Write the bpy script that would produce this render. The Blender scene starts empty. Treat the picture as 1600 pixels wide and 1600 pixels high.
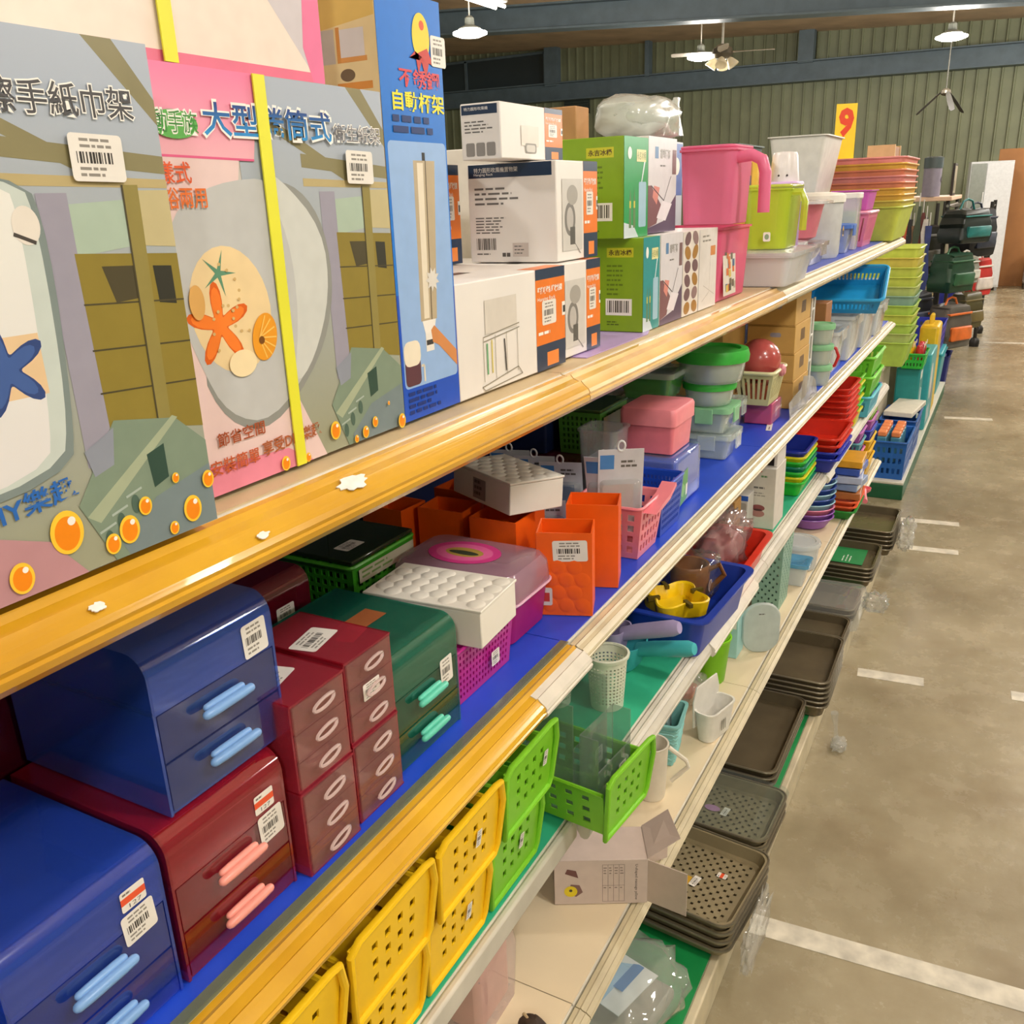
import bpy, bmesh, math, random
from mathutils import Matrix, Vector, noise
S = bpy.context.scene
COL = S.collection
PI = math.pi
random.seed(7)

# ------------------------------------------------------------------ camera
cam_data = bpy.data.cameras.new('camera')
cam = bpy.data.objects.new('camera', cam_data)
COL.objects.link(cam)
S.camera = cam
cam_data.sensor_width = 36.0
cam_data.lens = 1400.0 / 1600.0 * 36.0
cam_data.clip_start = 0.02
cam_data.clip_end = 100
_R = ((0.87933705, 0.47490766, -0.03505816), (0.12643884, -0.30382291, -0.94430125), (-0.45910737, 0.82592636, -0.32720952))
cam.matrix_world = Matrix(((_R[0][0], -_R[1][0], -_R[2][0], 0.0),
                           (_R[0][1], -_R[1][1], -_R[2][1], 0.0),
                           (_R[0][2], -_R[1][2], -_R[2][2], 1.62),
                           (0, 0, 0, 1)))
# ------------------------------------------------------------------ world, exposure
w = bpy.data.worlds.new('hall_air')
S.world = w
w.use_nodes = True
w.node_tree.nodes['Background'].inputs[0].default_value = (0.9, 0.95, 1.0, 1)
w.node_tree.nodes['Background'].inputs[1].default_value = 0.3
S.view_settings.view_transform = 'Standard'
S.view_settings.look = 'None'
S.view_settings.gamma = 1.0
S.view_settings.use_curve_mapping = False
S.view_settings.exposure = -0.08
S.cycles.transparent_max_bounces = 32
LAMP_W = 104.0          # watts of each ceiling lamp
LAMP_COL = (1.0, 0.95, 0.885)

# ------------------------------------------------------------------ materials
def lin(h):
    if not isinstance(h, str): return tuple(h[:3])
    h = h.lstrip('#')
    out = []
    for i in (0, 2, 4):
        c = int(h[i:i+2], 16) / 255.0
        out.append(c / 12.92 if c <= 0.04045 else ((c + 0.055) / 1.055) ** 2.4)
    return tuple(out)
_M = {}
def newmat(name):
    m = bpy.data.materials.new(name); m.use_nodes = True
    nt = m.node_tree
    return m, nt, nt.nodes['Principled BSDF'], nt.nodes['Material Output']
def noise_mix(nt, c, var, scale, detail=3.0, c2=None):
    tc = nt.nodes.new('ShaderNodeTexCoord')
    n = nt.nodes.new('ShaderNodeTexNoise'); n.inputs['Scale'].default_value = scale; n.inputs['Detail'].default_value = detail
    nt.links.new(tc.outputs['Object'], n.inputs['Vector'])
    r = nt.nodes.new('ShaderNodeValToRGB')
    r.color_ramp.elements[0].position = 0.3; r.color_ramp.elements[1].position = 0.7
    a = c2 or tuple(x * (1 - var) for x in c)
    r.color_ramp.elements[0].color = (*a, 1); r.color_ramp.elements[1].color = (*[min(1, x * (1 + var * .5)) for x in c], 1)
    nt.links.new(n.outputs['Fac'], r.inputs['Fac'])
    return n, r
def PL(h, rough=0.35, var=0.08, scale=30.0, metal=0.0, bump=0.0, coat=0.0, trans=0.0):
    """opaque plastic, card, paint, metal"""
    k = ('pl', h, rough, var, scale, metal, bump, coat, trans)
    if k in _M: return _M[k]
    m, nt, b, o = newmat('surface_%s' % str(h).strip('#'))
    n, r = noise_mix(nt, lin(h), var, scale)
    nt.links.new(r.outputs[0], b.inputs['Base Color'])
    b.inputs['Roughness'].default_value = rough; b.inputs['Metallic'].default_value = metal
    b.inputs['Coat Weight'].default_value = coat
    if bump:
        bp = nt.nodes.new('ShaderNodeBump'); bp.inputs['Strength'].default_value = bump; bp.inputs['Distance'].default_value = 0.002
        nt.links.new(n.outputs['Fac'], bp.inputs['Height']); nt.links.new(bp.outputs[0], b.inputs['Normal'])
    if trans:                                            # thin translucent plastic
        t = nt.nodes.new('ShaderNodeBsdfTranslucent'); nt.links.new(r.outputs[0], t.inputs[0])
        mx = nt.nodes.new('ShaderNodeMixShader'); mx.inputs[0].default_value = trans
        nt.links.new(b.outputs[0], mx.inputs[1]); nt.links.new(t.outputs[0], mx.inputs[2]); nt.links.new(mx.outputs[0], o.inputs[0])
    _M[k] = m
    return m
def INK(h, rough=0.3):
    """flat print"""
    k = ('ink', h, rough)
    if k in _M: return _M[k]
    m, nt, b, o = newmat('print_%s' % str(h).strip('#'))
    n, r = noise_mix(nt, lin(h), 0.04, 60.0, 1.0)
    nt.links.new(r.outputs[0], b.inputs['Base Color']); b.inputs['Roughness'].default_value = rough
    _M[k] = m
    return m
def GRAD(h1, h2, axis=2, lo=0.0, hi=0.3, rough=0.3):
    """print that runs from one colour to another across the card"""
    k = ('grad', h1, h2, axis, lo, hi)
    if k in _M: return _M[k]
    m, nt, b, o = newmat('print_gradient')
    tc = nt.nodes.new('ShaderNodeTexCoord'); sp = nt.nodes.new('ShaderNodeSeparateXYZ'); nt.links.new(tc.outputs['Object'], sp.inputs[0])
    mr = nt.nodes.new('ShaderNodeMapRange'); mr.inputs[1].default_value = lo; mr.inputs[2].default_value = hi
    nt.links.new(sp.outputs[axis], mr.inputs[0])
    r = nt.nodes.new('ShaderNodeValToRGB'); r.color_ramp.elements[0].color = (*lin(h1), 1); r.color_ramp.elements[1].color = (*lin(h2), 1)
    nt.links.new(mr.outputs[0], r.inputs[0]); nt.links.new(r.outputs[0], b.inputs['Base Color']); b.inputs['Roughness'].default_value = rough
    _M[k] = m
    return m
def CL(h, body=0.15, rough=0.08, var=0.05, surf=None, spec=1.0):
    """clear tinted plastic: transparent tint, a little body colour, Fresnel gloss"""
    k = ('cl', h, body, rough, surf, spec)
    if k in _M: return _M[k]
    m, nt, b, o = newmat('clear_%s' % str(h).strip('#'))
    n, r = noise_mix(nt, tuple(max(x, .004) ** .38 for x in lin(h)), var, 25.0)
    t = nt.nodes.new('ShaderNodeBsdfTransparent'); nt.links.new(r.outputs[0], t.inputs[0])
    b.inputs['Base Color'].default_value = (*lin(surf or h), 1); b.inputs['Roughness'].default_value = rough
    mx = nt.nodes.new('ShaderNodeMixShader'); mx.inputs[0].default_value = body
    nt.links.new(t.outputs[0], mx.inputs[1]); nt.links.new(b.outputs[0], mx.inputs[2])
    g = nt.nodes.new('ShaderNodeBsdfGlossy'); g.inputs['Roughness'].default_value = rough
    lw = nt.nodes.new('ShaderNodeLayerWeight'); lw.inputs['Blend'].default_value = .5
    pw = nt.nodes.new('ShaderNodeMath'); pw.operation = 'POWER'; pw.inputs[1].default_value = 4.0; nt.links.new(lw.outputs['Facing'], pw.inputs[0])
    ml = nt.nodes.new('ShaderNodeMath'); ml.operation = 'MULTIPLY_ADD'; ml.inputs[1].default_value = .55 * spec; ml.inputs[2].default_value = .045 * spec
    nt.links.new(pw.outputs[0], ml.inputs[0])
    m2 = nt.nodes.new('ShaderNodeMixShader'); nt.links.new(ml.outputs[0], m2.inputs[0])
    nt.links.new(mx.outputs[0], m2.inputs[1]); nt.links.new(g.outputs[0], m2.inputs[2]); nt.links.new(m2.outputs[0], o.inputs[0])
    _M[k] = m
    return m
def EM(h, s):
    k = ('em', h, s)
    if k in _M: return _M[k]
    m, nt, b, o = newmat('lit_bulb')
    b.inputs['Emission Color'].default_value = (*lin(h), 1); b.inputs['Emission Strength'].default_value = s
    _M[k] = m
    return m

# ------------------------------------------------------------------ mesh building
def rrect(wd, dp, r, n=4, cx=0.0, cy=0.0):
    r = min(r, wd / 2 - 1e-5, dp / 2 - 1e-5)
    pts = []
    for (sx, sy, a0) in ((1, 1, 0), (-1, 1, 90), (-1, -1, 180), (1, -1, 270)):
        for i in range(n + 1):
            a = math.radians(a0 + 90.0 * i / n)
            pts.append((cx + sx * (wd / 2 - r) + r * math.cos(a), cy + sy * (dp / 2 - r) + r * math.sin(a)))
    return pts
def circ(r, n=20, cx=0.0, cy=0.0, sy=1.0):
    return [(cx + r * math.cos(2 * PI * i / n), cy + r * sy * math.sin(2 * PI * i / n)) for i in range(n)]
class MB:
    def __init__(s): s.v = []; s.f = []; s.m = []; s.mats = []
    def mi(s, mat):
        if mat is None: return 0
        if mat not in s.mats: s.mats.append(mat)
        return s.mats.index(mat)
    def add(s, pts, faces, mat=None):
        o = len(s.v); i = s.mi(mat)
        s.v.extend([tuple(p) for p in pts])
        for f in faces: s.f.append([o + k for k in f]); s.m.append(i)
        return s
    def box(s, x0, y0, z0, x1, y1, z1, mat=None):
        p = [(x0, y0, z0), (x1, y0, z0), (x1, y1, z0), (x0, y1, z0), (x0, y0, z1), (x1, y0, z1), (x1, y1, z1), (x0, y1, z1)]
        return s.add(p, [(0, 3, 2, 1), (4, 5, 6, 7), (0, 1, 5, 4), (1, 2, 6, 5), (2, 3, 7, 6), (3, 0, 4, 7)], mat)
    def prism(s, poly, axis, lo, hi, mat=None):
        n = len(poly)
        def pt(a, b, c): return {'x': (c, a, b), 'y': (a, c, b), 'z': (a, b, c)}[axis]
        p = [pt(a, b, lo) for a, b in poly] + [pt(a, b, hi) for a, b in poly]
        f = [tuple(range(n))[::-1], tuple(range(n, 2 * n))] + [(i, (i + 1) % n, n + (i + 1) % n, n + i) for i in range(n)]
        return s.add(p, f, mat)
    def loft(s, loops, mat=None, cap0=True, cap1=True, closed=True):
        n = len(loops[0]); p = [q for l in loops for q in l]; f = []
        for k in range(len(loops) - 1):
            for i in range(n if closed else n - 1):
                j = (i + 1) % n
                f.append((k * n + i, k * n + j, (k + 1) * n + j, (k + 1) * n + i))
        if cap0: f.append(tuple(range(n))[::-1])
        if cap1: f.append(tuple((len(loops) - 1) * n + i for i in range(n)))
        return s.add(p, f, mat)
    def lathe(s, prof, mat=None, cx=0.0, cy=0.0, seg=24, sx=1.0, sy=1.0, cap0=True, cap1=True):
        loops = [[(cx + r * sx * math.cos(2 * PI * i / seg), cy + r * sy * math.sin(2 * PI * i / seg), z) for i in range(seg)] for r, z in prof]
        return s.loft(loops, mat, cap0, cap1)
    def tube(s, path, r, mat=None, seg=8, closed=False):
        pts = [Vector(p) for p in path]; n = len(pts); loops = []; u = None
        for i, p in enumerate(pts):
            a = pts[(i - 1) % n] if (closed or i > 0) else p
            b = pts[(i + 1) % n] if (closed or i < n - 1) else p
            t = (b - a).normalized() if (b - a).length > 1e-9 else Vector((0, 0, 1))
            if u is None:
                u = t.cross(Vector((0, 0, 1)))
                if u.length < 0.05: u = t.cross(Vector((0, 1, 0)))
            else:
                q = u - t * u.dot(t)                     # carry the frame along the path
                u = q if q.length > 1e-6 else u
            u.normalize(); v = t.cross(u)
            rr = r[i] if isinstance(r, (list, tuple)) else r
            loops.append([tuple(p + u * rr * math.cos(2 * PI * k / seg) + v * rr * math.sin(2 * PI * k / seg)) for k in range(seg)])
        if closed: loops.append(loops[0])
        return s.loft(loops, mat, not closed, not closed)
    def slab(s, fn, us, vs, solid, th, mat=None):
        """thick sheet over a grid with cells left open: fn(u,v)->(point, normal)"""
        nu, nv = len(us), len(vs); P = []
        for side in (0, 1):
            for j in range(nv):
                for i in range(nu):
                    p, nn = fn(us[i], vs[j]); P.append(tuple(Vector(p) - Vector(nn) * th * side))
        N = nu * nv; F = []
        def id(i, j, k): return k * N + j * nu + i
        def sol(i, j): return 0 <= i < nu - 1 and 0 <= j < nv - 1 and solid(i, j)
        for j in range(nv - 1):
            for i in range(nu - 1):
                if not sol(i, j): continue
                F.append((id(i, j, 0), id(i + 1, j, 0), id(i + 1, j + 1, 0), id(i, j + 1, 0)))
                F.append((id(i, j, 1), id(i, j + 1, 1), id(i + 1, j + 1, 1), id(i + 1, j, 1)))
                if not sol(i - 1, j): F.append((id(i, j, 0), id(i, j + 1, 0), id(i, j + 1, 1), id(i, j, 1)))
                if not sol(i + 1, j): F.append((id(i + 1, j, 0), id(i + 1, j, 1), id(i + 1, j + 1, 1), id(i + 1, j + 1, 0)))
                if not sol(i, j - 1): F.append((id(i, j, 0), id(i, j, 1), id(i + 1, j, 1), id(i + 1, j, 0)))
                if not sol(i, j + 1): F.append((id(i, j + 1, 0), id(i + 1, j + 1, 0), id(i + 1, j + 1, 1), id(i, j + 1, 1)))
        return s.add(P, F, mat)
    def rib_panel(s, fn, nx, nz, fx, fz, mx, mz, th, mat=None, stag=False):
        """slab with nx by nz rectangular holes; fx, fz = share of pitch that is hole; mx, mz margins (0..1)"""
        us = [0.0]; hu = []
        px = (1 - 2 * mx) / nx
        for i in range(nx):
            a = mx + px * (i + .5 - fx / 2); us += [a, a + px * fx]
        us.append(1.0)
        vs = [0.0]; pz = (1 - 2 * mz) / nz
        for i in range(nz):
            a = mz + pz * (i + .5 - fz / 2); vs += [a, a + pz * fz]
        vs.append(1.0)
        return s.slab(fn, us, vs, lambda i, j: not (i % 2 == 1 and j % 2 == 1 and (not stag or (i // 2 + j // 2) % 2 == 0)), th, mat)
    def move(s, M, start=0):
        for i in range(start, len(s.v)): s.v[i] = tuple(M @ Vector(s.v[i]))
        return s
    def build(s, name, mat=None, parent=None, smooth=True, bevel=0.0, sub=0, angle=40, norm=True, loc=None, rot=None):
        me = bpy.data.meshes.new(name); me.from_pydata(s.v, [], s.f)
        mats = s.mats if s.mats else [mat]
        for m_ in mats: me.materials.append(m_)
        me.polygons.foreach_set('material_index', s.m)
        if norm:
            bm = bmesh.new(); bm.from_mesh(me); bmesh.ops.recalc_face_normals(bm, faces=bm.faces); bm.to_mesh(me); bm.free()
        if smooth:
            me.polygons.foreach_set('use_smooth', [True] * len(me.polygons)); me.set_sharp_from_angle(angle=math.radians(angle))
        me.update()
        o = bpy.data.objects.new(name, me); COL.objects.link(o)
        if parent is not None: o.parent = parent
        if loc: o.location = loc
        if rot: o.rotation_euler = rot
        if bevel:
            b = o.modifiers.new('bevel', 'BEVEL'); b.width = bevel; b.segments = 2; b.limit_method = 'ANGLE'; b.angle_limit = 0.6
        if sub:
            b = o.modifiers.new('subdivision', 'SUBSURF'); b.levels = sub; b.render_levels = sub
        return o
def tag(o, label, cat, group=None):
    o['label'] = label; o['category'] = cat
    if group: o['group'] = group
    return o
def T(name, label, cat, X, Y, Z, yaw=0.0, group=None, tilt=0.0, roll=0.0):
    """a thing on the shelf: local x runs along the aisle, local -y faces the aisle, z up; yaw in degrees"""
    o = bpy.data.objects.new(name, None); COL.objects.link(o); o.empty_display_size = 0.05
    o.location = (X, Y, Z)
    o.matrix_world = Matrix.Translation((X, Y, Z)) @ Matrix.Rotation(math.radians(90 + yaw), 4, 'Z') @ Matrix.Rotation(math.radians(tilt), 4, 'X') @ Matrix.Rotation(math.radians(roll), 4, 'Y')
    return tag(o, label, cat, group)
def children(o): return [c for c in COL.objects if c.parent == o]
def copy_tree(o, X, Y, Z, yaw=0.0, label=None, tilt=0.0, roll=0.0):
    c = o.copy(); COL.objects.link(c)
    c.matrix_world = Matrix.Translation((X, Y, Z)) @ Matrix.Rotation(math.radians(90 + yaw), 4, 'Z') @ Matrix.Rotation(math.radians(tilt), 4, 'X') @ Matrix.Rotation(math.radians(roll), 4, 'Y')
    if label: c['label'] = label
    for ch in children(o):
        d = ch.copy(); COL.objects.link(d); d.parent = c
        for g in children(ch):
            e = g.copy(); COL.objects.link(e); e.parent = d
    return c
# ------------------------------------------------------------------ flat print
_TX = {}
def glyphs(txt, bold=0.0):
    k = (txt, bold)
    if k not in _TX:
        cu = bpy.data.curves.new('txt', 'FONT'); cu.body = txt; cu.size = 1.0; cu.offset = bold; cu.resolution_u = 2; cu.fill_mode = 'FRONT'
        ob = bpy.data.objects.new('txt', cu); COL.objects.link(ob)
        bpy.context.view_layer.update()
        me = bpy.data.meshes.new_from_object(ob.evaluated_get(bpy.context.evaluated_depsgraph_get()))
        vs = [(v.co.x, v.co.y) for v in me.vertices]; fs = [tuple(p.vertices) for p in me.polygons]
        bpy.data.objects.remove(ob); bpy.data.curves.remove(cu); bpy.data.meshes.remove(me)
        xs = [v[0] for v in vs] or [0, 1]; ys = [v[1] for v in vs] or [0, 1]
        x0, x1, y0, y1 = min(xs), max(xs), min(ys), max(ys)
        _TX[k] = ([((x - x0) / max(x1 - x0, 1e-6), (y - y0) / max(y1 - y0, 1e-6)) for x, y in vs], fs)
    return _TX[k]
class Pr:
    """print on a flat face: origin o, u to the reader's right, v up, in millimetres"""
    def __init__(s, o, u, v, lift=0.03, off=0.25):
        s.o = Vector(o); s.u = Vector(u).normalized() * .001; s.v = Vector(v).normalized() * .001
        s.n = Vector(u).cross(Vector(v)).normalized() * .001; s.k = off; s.lift = lift; s.mb = MB()
    def P(s, a, b): return tuple(s.o + s.u * a + s.v * b + s.n * s.k)
    def poly(s, pts, mat):
        s.mb.add([s.P(*p) for p in pts], [tuple(range(len(pts)))], mat); s.k += s.lift; return s
    def rect(s, a, b, c, d, mat): return s.poly([(a, b), (c, b), (c, d), (a, d)], mat)
    def rr(s, a, b, c, d, r, mat): return s.poly(rrect(c - a, d - b, r, 3, (a + c) / 2, (b + d) / 2), mat)
    def ell(s, cx, cy, rx, ry, mat, rot=0.0, n=28):
        ca, sa = math.cos(rot), math.sin(rot)
        return s.poly([(cx + rx * math.cos(2 * PI * i / n) * ca - ry * math.sin(2 * PI * i / n) * sa, cy + rx * math.cos(2 * PI * i / n) * sa + ry * math.sin(2 * PI * i / n) * ca) for i in range(n)], mat)
    def line(s, pts, wd, mat):
        for (a, b), (c, d) in zip(pts, pts[1:]):
            L = math.hypot(c - a, d - b) or 1; nx, ny = -(d - b) / L * wd / 2, (c - a) / L * wd / 2
            s.mb.add([s.P(a + nx, b + ny), s.P(a - nx, b - ny), s.P(c - nx, d - ny), s.P(c + nx, d + ny)], [(0, 1, 2, 3)], mat)
        s.k += s.lift; return s
    def star(s, cx, cy, R, r, mat, rot=0.3, n=5):
        p = []
        for i in range(2 * n):
            a = rot + PI * i / n; q = R if i % 2 == 0 else r; p.append((cx + q * math.cos(a), cy + q * math.sin(a)))
        s.mb.add([s.P(cx, cy)] + [s.P(*q) for q in p], [(0, 1 + i, 1 + (i + 1) % (2 * n)) for i in range(2 * n)], mat); s.k += s.lift; return s
    def fish(s, cx, cy, R, mat, rot=0.3, lo=.34):
        p = []
        for i in range(60):
            a = 2 * PI * i / 60; q = R * (lo + (1 - lo) * (.5 + .5 * math.cos(5 * a)) ** 1.25); p.append((cx + q * math.cos(a + rot), cy + q * math.sin(a + rot)))
        s.mb.add([s.P(cx, cy)] + [s.P(*q) for q in p], [(0, 1 + i, 1 + (i + 1) % 60) for i in range(60)], mat); s.k += s.lift; return s
    def soft(s, pts, mat, it=2):
        for _ in range(it):                                   # corner cutting
            pts = [q for (a, b), (c, d) in zip(pts, pts[1:] + pts[:1]) for q in ((a * .75 + c * .25, b * .75 + d * .25), (a * .25 + c * .75, b * .25 + d * .75))]
        return s.poly(pts, mat)
    def text(s, txt, a, b, wd, ht, mat, bold=0.0, rot=0.0, skew=0.0):
        vs, fs = glyphs(txt, bold); ca, sa = math.cos(rot), math.sin(rot)
        pts = []
        for x, y in vs:
            x, y = x * wd, y * ht; y += skew * x
            pts.append(s.P(a + x * ca - y * sa, b + x * sa + y * ca))
        s.mb.add(pts, fs, mat); s.k += s.lift; return s
    def lines(s, a, b, wd, n, pitch, mat, h=None, seed=1):
        rg = random.Random(seed); h = h or pitch * .42
        for i in range(n):
            x = a; end = a + wd * rg.uniform(.6, 1.0)
            while x < end:
                l = rg.uniform(.1, .3) * wd
                s.mb.add([s.P(x, b - i * pitch), s.P(min(x + l, end), b - i * pitch), s.P(min(x + l, end), b - i * pitch + h), s.P(x, b - i * pitch + h)], [(0, 1, 2, 3)], mat)
                x += l + wd * .05
        s.k += s.lift; return s
    def bars(s, a, b, wd, ht, mat, seed=3, n=16):
        rg = random.Random(seed); x = a
        while x < a + wd - wd / n * .3:
            l = rg.choice((.35, .6, 1.0)) * wd / n
            s.mb.add([s.P(x, b), s.P(x + l, b), s.P(x + l, b + ht), s.P(x, b + ht)], [(0, 1, 2, 3)], mat); x += l + rg.choice((.35, .5, .8)) * wd / n
        s.k += s.lift; return s
    def label(s, a, b, wd, ht, rot=0.0, orange=False):
        """white shop price sticker with a bar code"""
        o, u, v = s.o, s.u.copy(), s.v.copy()
        s.o = s.o + s.u * a + s.v * b
        ca, sa = math.cos(rot), math.sin(rot); s.u, s.v = u * ca + v * sa, v * ca - u * sa
        s.rr(0, 0, wd, ht, min(wd, ht) * .1, INK('#e8e4dc'))
        if orange:
            s.rect(0, ht * .35, wd, ht * .68, INK('#e2552f')); s.lines(wd * .1, ht * .78, wd * .5, 1, 1, INK('#77706a'), ht * .1)
            s.text('127', wd * .3, ht * .08, wd * .5, ht * .2, INK('#555555'))
        else:
            s.lines(wd * .2, ht * .84, wd * .65, 2, ht * .13, INK('#8d8880'), ht * .06, 5)
            s.bars(wd * .12, ht * .38, wd * .7, ht * .24, INK('#34302e'))
            s.lines(wd * .15, ht * .24, wd * .7, 2, ht * .13, INK('#8d8880'), ht * .06, 8)
        s.o, s.u, s.v = o, u, v
        return s
    def build(s, name, parent):
        return s.mb.build(name, None, parent, smooth=False, norm=False)
def front(w_, d=0.0): return Pr((-w_ / 2, -d, 0), (1, 0, 0), (0, 0, 1))
def side(w_, dep): return Pr((-w_ / 2, dep, 0), (0, -1, 0), (0, 0, 1))
def top(w_, h): return Pr((-w_ / 2, 0, h), (1, 0, 0), (0, 1, 0))
def carton(name, label, cat, X, Y, Z, wd, dp, ht, mat, yaw=0.0, group=None, bevel=0.0015, tilt=0.0, roll=0.0):
    t = T(name, label, cat, X, Y, Z, yaw, group, tilt, roll)
    MB().box(-wd / 2, 0, 0, wd / 2, dp, ht).build('body', mat, t, bevel=bevel)
    return t
def blob(name, mat, parent, sx, sy, sz, amp=0.2, freq=3.0, seed=0, cx=0, cy=0, cz=0, nu=28, nv=16, flat=0.0):
    mb = MB(); loops = []
    for j in range(1, nv):
        ph = PI * j / nv; l = []
        for i in range(nu):
            th = 2 * PI * i / nu
            d = Vector((math.sin(ph) * math.cos(th), math.sin(ph) * math.sin(th), -math.cos(ph)))
            q = Vector((math.copysign(abs(d.x) ** .7, d.x), math.copysign(abs(d.y) ** .7, d.y), math.copysign(abs(d.z) ** .7, d.z)))
            k = 1 + amp * noise.noise(d * freq + Vector((seed, seed * 1.7, 0))) + amp * .5 * noise.noise(d * freq * 2.7 + Vector((seed, 0, 3)))
            z = max(q.z * k, -1 + flat)
            l.append((cx + q.x * k * sx, cy + q.y * k * sy, cz + z * sz))
        loops.append(l)
    mb.loft(loops)
    return mb.build(name, mat, parent, angle=75)
def tubloops(wd, dp, ht, r, tap, th, rim, cy=None, n=4):
    """open tub: outer wall, rim, inner wall"""
    cy = dp / 2 if cy is None else cy
    def L(k, inset, z, rr=r): return [(x, y, z) for x, y in rrect(wd - 2 * inset, dp - 2 * inset, max(rr - inset * .5, .002), n, 0, cy)]
    return [L(0, tap + th, 0.0), L(0, tap, th * .5), L(0, 0, ht - .004), L(0, -rim, ht - .004), L(0, -rim, ht), L(0, th, ht), L(0, tap + th, th * 1.5)]
def tub(name, mat, parent, wd, dp, ht, r=.015, tap=.012, th=.002, rim=.005, **k):
    return MB().loft(tubloops(wd, dp, ht, r, tap, th, rim)).build(name, mat, parent, **k)
def basket_body(parent, wd, dp, ht, mat, tap=.01, nx=8, nz=5, ny=6, fx=.6, fz=.6, th=.002, mx=.06, mz=.08, floor=True, sides='FBLR', name='body'):
    mb = MB(); t = tap
    A = [(-wd / 2 + t, t), (wd / 2 - t, t), (wd / 2 - t, dp - t), (-wd / 2 + t, dp - t)]
    B = [(-wd / 2, 0), (wd / 2, 0), (wd / 2, dp), (-wd / 2, dp)]
    for i, c in enumerate('FRBL'):
        j = (i + 1) % 4
        a, b, p, q = Vector((*A[i], 0)), Vector((*A[j], 0)), Vector((*B[i], ht)), Vector((*B[j], ht))
        nn = (b - a).cross(p - a).normalized()
        def fn(u, v, a=a, b=b, p=p, q=q, nn=nn): return (a.lerp(b, u)).lerp(p.lerp(q, u), v), nn
        if c in sides: mb.rib_panel(fn, nx if c in 'FB' else ny, nz, fx, fz, mx, mz, th)
        else: mb.slab(fn, [0, 1], [0, 1], lambda i, j: True, th)
    if floor: mb.box(-wd / 2 + t, t, 0, wd / 2 - t, dp - t, th)
    return mb.build(name, mat, parent, smooth=False)
def rim_ring(parent, wd, dp, z, mat, rad=.003, r=.01, name='rim', cy=None):
    cy = dp / 2 if cy is None else cy
    return MB().tube([(x, y, z) for x, y in rrect(wd, dp, r, 4, 0, cy)], rad, seg=6, closed=True).build(name, mat, parent)
def knob_bar(parent, x, z, ln, mat, r=.0045, y=0.0, name='handle'):
    mb = MB()
    for yy, zz, rr, l in ((-.004, .002, r * .8, ln * .8), (-.009, -.001, r, ln)):
        P = []; Rr = []
        for s_ in (-1, -.985, -.95, -.88, -.5, .5, .88, .95, .985, 1):
            P.append((x + s_ * l / 2, y + yy, z + zz)); Rr.append(rr * math.sqrt(max(.03, 1 - abs(s_) ** 12)))
        mb.tube(P, Rr, seg=10)
    return mb.build(name, mat, parent)
def struct(name, mb, mat, **k):
    o = mb.build(name, mat, None, **k); o['kind'] = 'structure'; return o
# ================================================================== the hall
def concrete():
    m, nt, b, o = newmat('polished_concrete')
    tc = nt.nodes.new('ShaderNodeTexCoord')
    def nz(scale, det, rough=.6):
        n = nt.nodes.new('ShaderNodeTexNoise'); n.inputs['Scale'].default_value = scale; n.inputs['Detail'].default_value = det; n.inputs['Roughness'].default_value = rough
        nt.links.new(tc.outputs['Object'], n.inputs['Vector']); return n
    n1, n2, n3 = nz(1.1, 6), nz(7, 8, .7), nz(3.2, 3)
    r1 = nt.nodes.new('ShaderNodeValToRGB'); e = r1.color_ramp.elements
    e[0].position = .32; e[0].color = (*lin('#8c8268'), 1); e[1].position = .7; e[1].color = (*lin('#bbb196'), 1)
    nt.links.new(n1.outputs['Fac'], r1.inputs[0])
    r2 = nt.nodes.new('ShaderNodeValToRGB'); e = r2.color_ramp.elements
    e[0].position = .25; e[0].color = (.72, .7, .66, 1); e[1].position = .7; e[1].color = (1, 1, 1, 1)
    nt.links.new(n2.outputs['Fac'], r2.inputs[0])
    mx = nt.nodes.new('ShaderNodeMix'); mx.data_type = 'RGBA'; mx.blend_type = 'MULTIPLY'; mx.inputs[0].default_value = .7
    nt.links.new(r1.outputs[0], mx.inputs[6]); nt.links.new(r2.outputs[0], mx.inputs[7])
    r3 = nt.nodes.new('ShaderNodeValToRGB'); e = r3.color_ramp.elements
    e[0].position = .52; e[0].color = (0, 0, 0, 1); e[1].position = .78; e[1].color = (.55, .55, .55, 1)
    nt.links.new(n3.outputs['Fac'], r3.inputs[0])
    m2 = nt.nodes.new('ShaderNodeMix'); m2.data_type = 'RGBA'
    nt.links.new(r3.outputs[0], m2.inputs[0]); nt.links.new(mx.outputs[2], m2.inputs[6]); m2.inputs[7].default_value = (*lin('#6e5a3c'), 1)
    nt.links.new(m2.outputs[2], b.inputs['Base Color'])
    mr = nt.nodes.new('ShaderNodeMapRange'); mr.inputs[3].default_value = .1; mr.inputs[4].default_value = .42
    nt.links.new(n2.outputs['Fac'], mr.inputs[0]); nt.links.new(mr.outputs[0], b.inputs['Roughness'])
    bp = nt.nodes.new('ShaderNodeBump'); bp.inputs['Strength'].default_value = .12; bp.inputs['Distance'].default_value = .01
    nt.links.new(n2.outputs['Fac'], bp.inputs['Height']); nt.links.new(bp.outputs[0], b.inputs['Normal'])
    return m
X0, X1, Y0, Y1 = -14.0, 8.0, -5.0, 19.5
def roofz(x): return 4.28 - .045 * x
struct('floor', MB().box(X0 - .2, Y0 - .2, -.2, X1 + .2, Y1 + .2, 0), concrete(), smooth=False)
struct('ceiling', MB().prism([(X0, roofz(X0)), (X1, roofz(X1)), (X1, roofz(X1) + .15), (X0, roofz(X0) + .15)], 'y', Y0, Y1), PL('#c9b092', .85, .2, 2.0), smooth=False)
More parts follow.
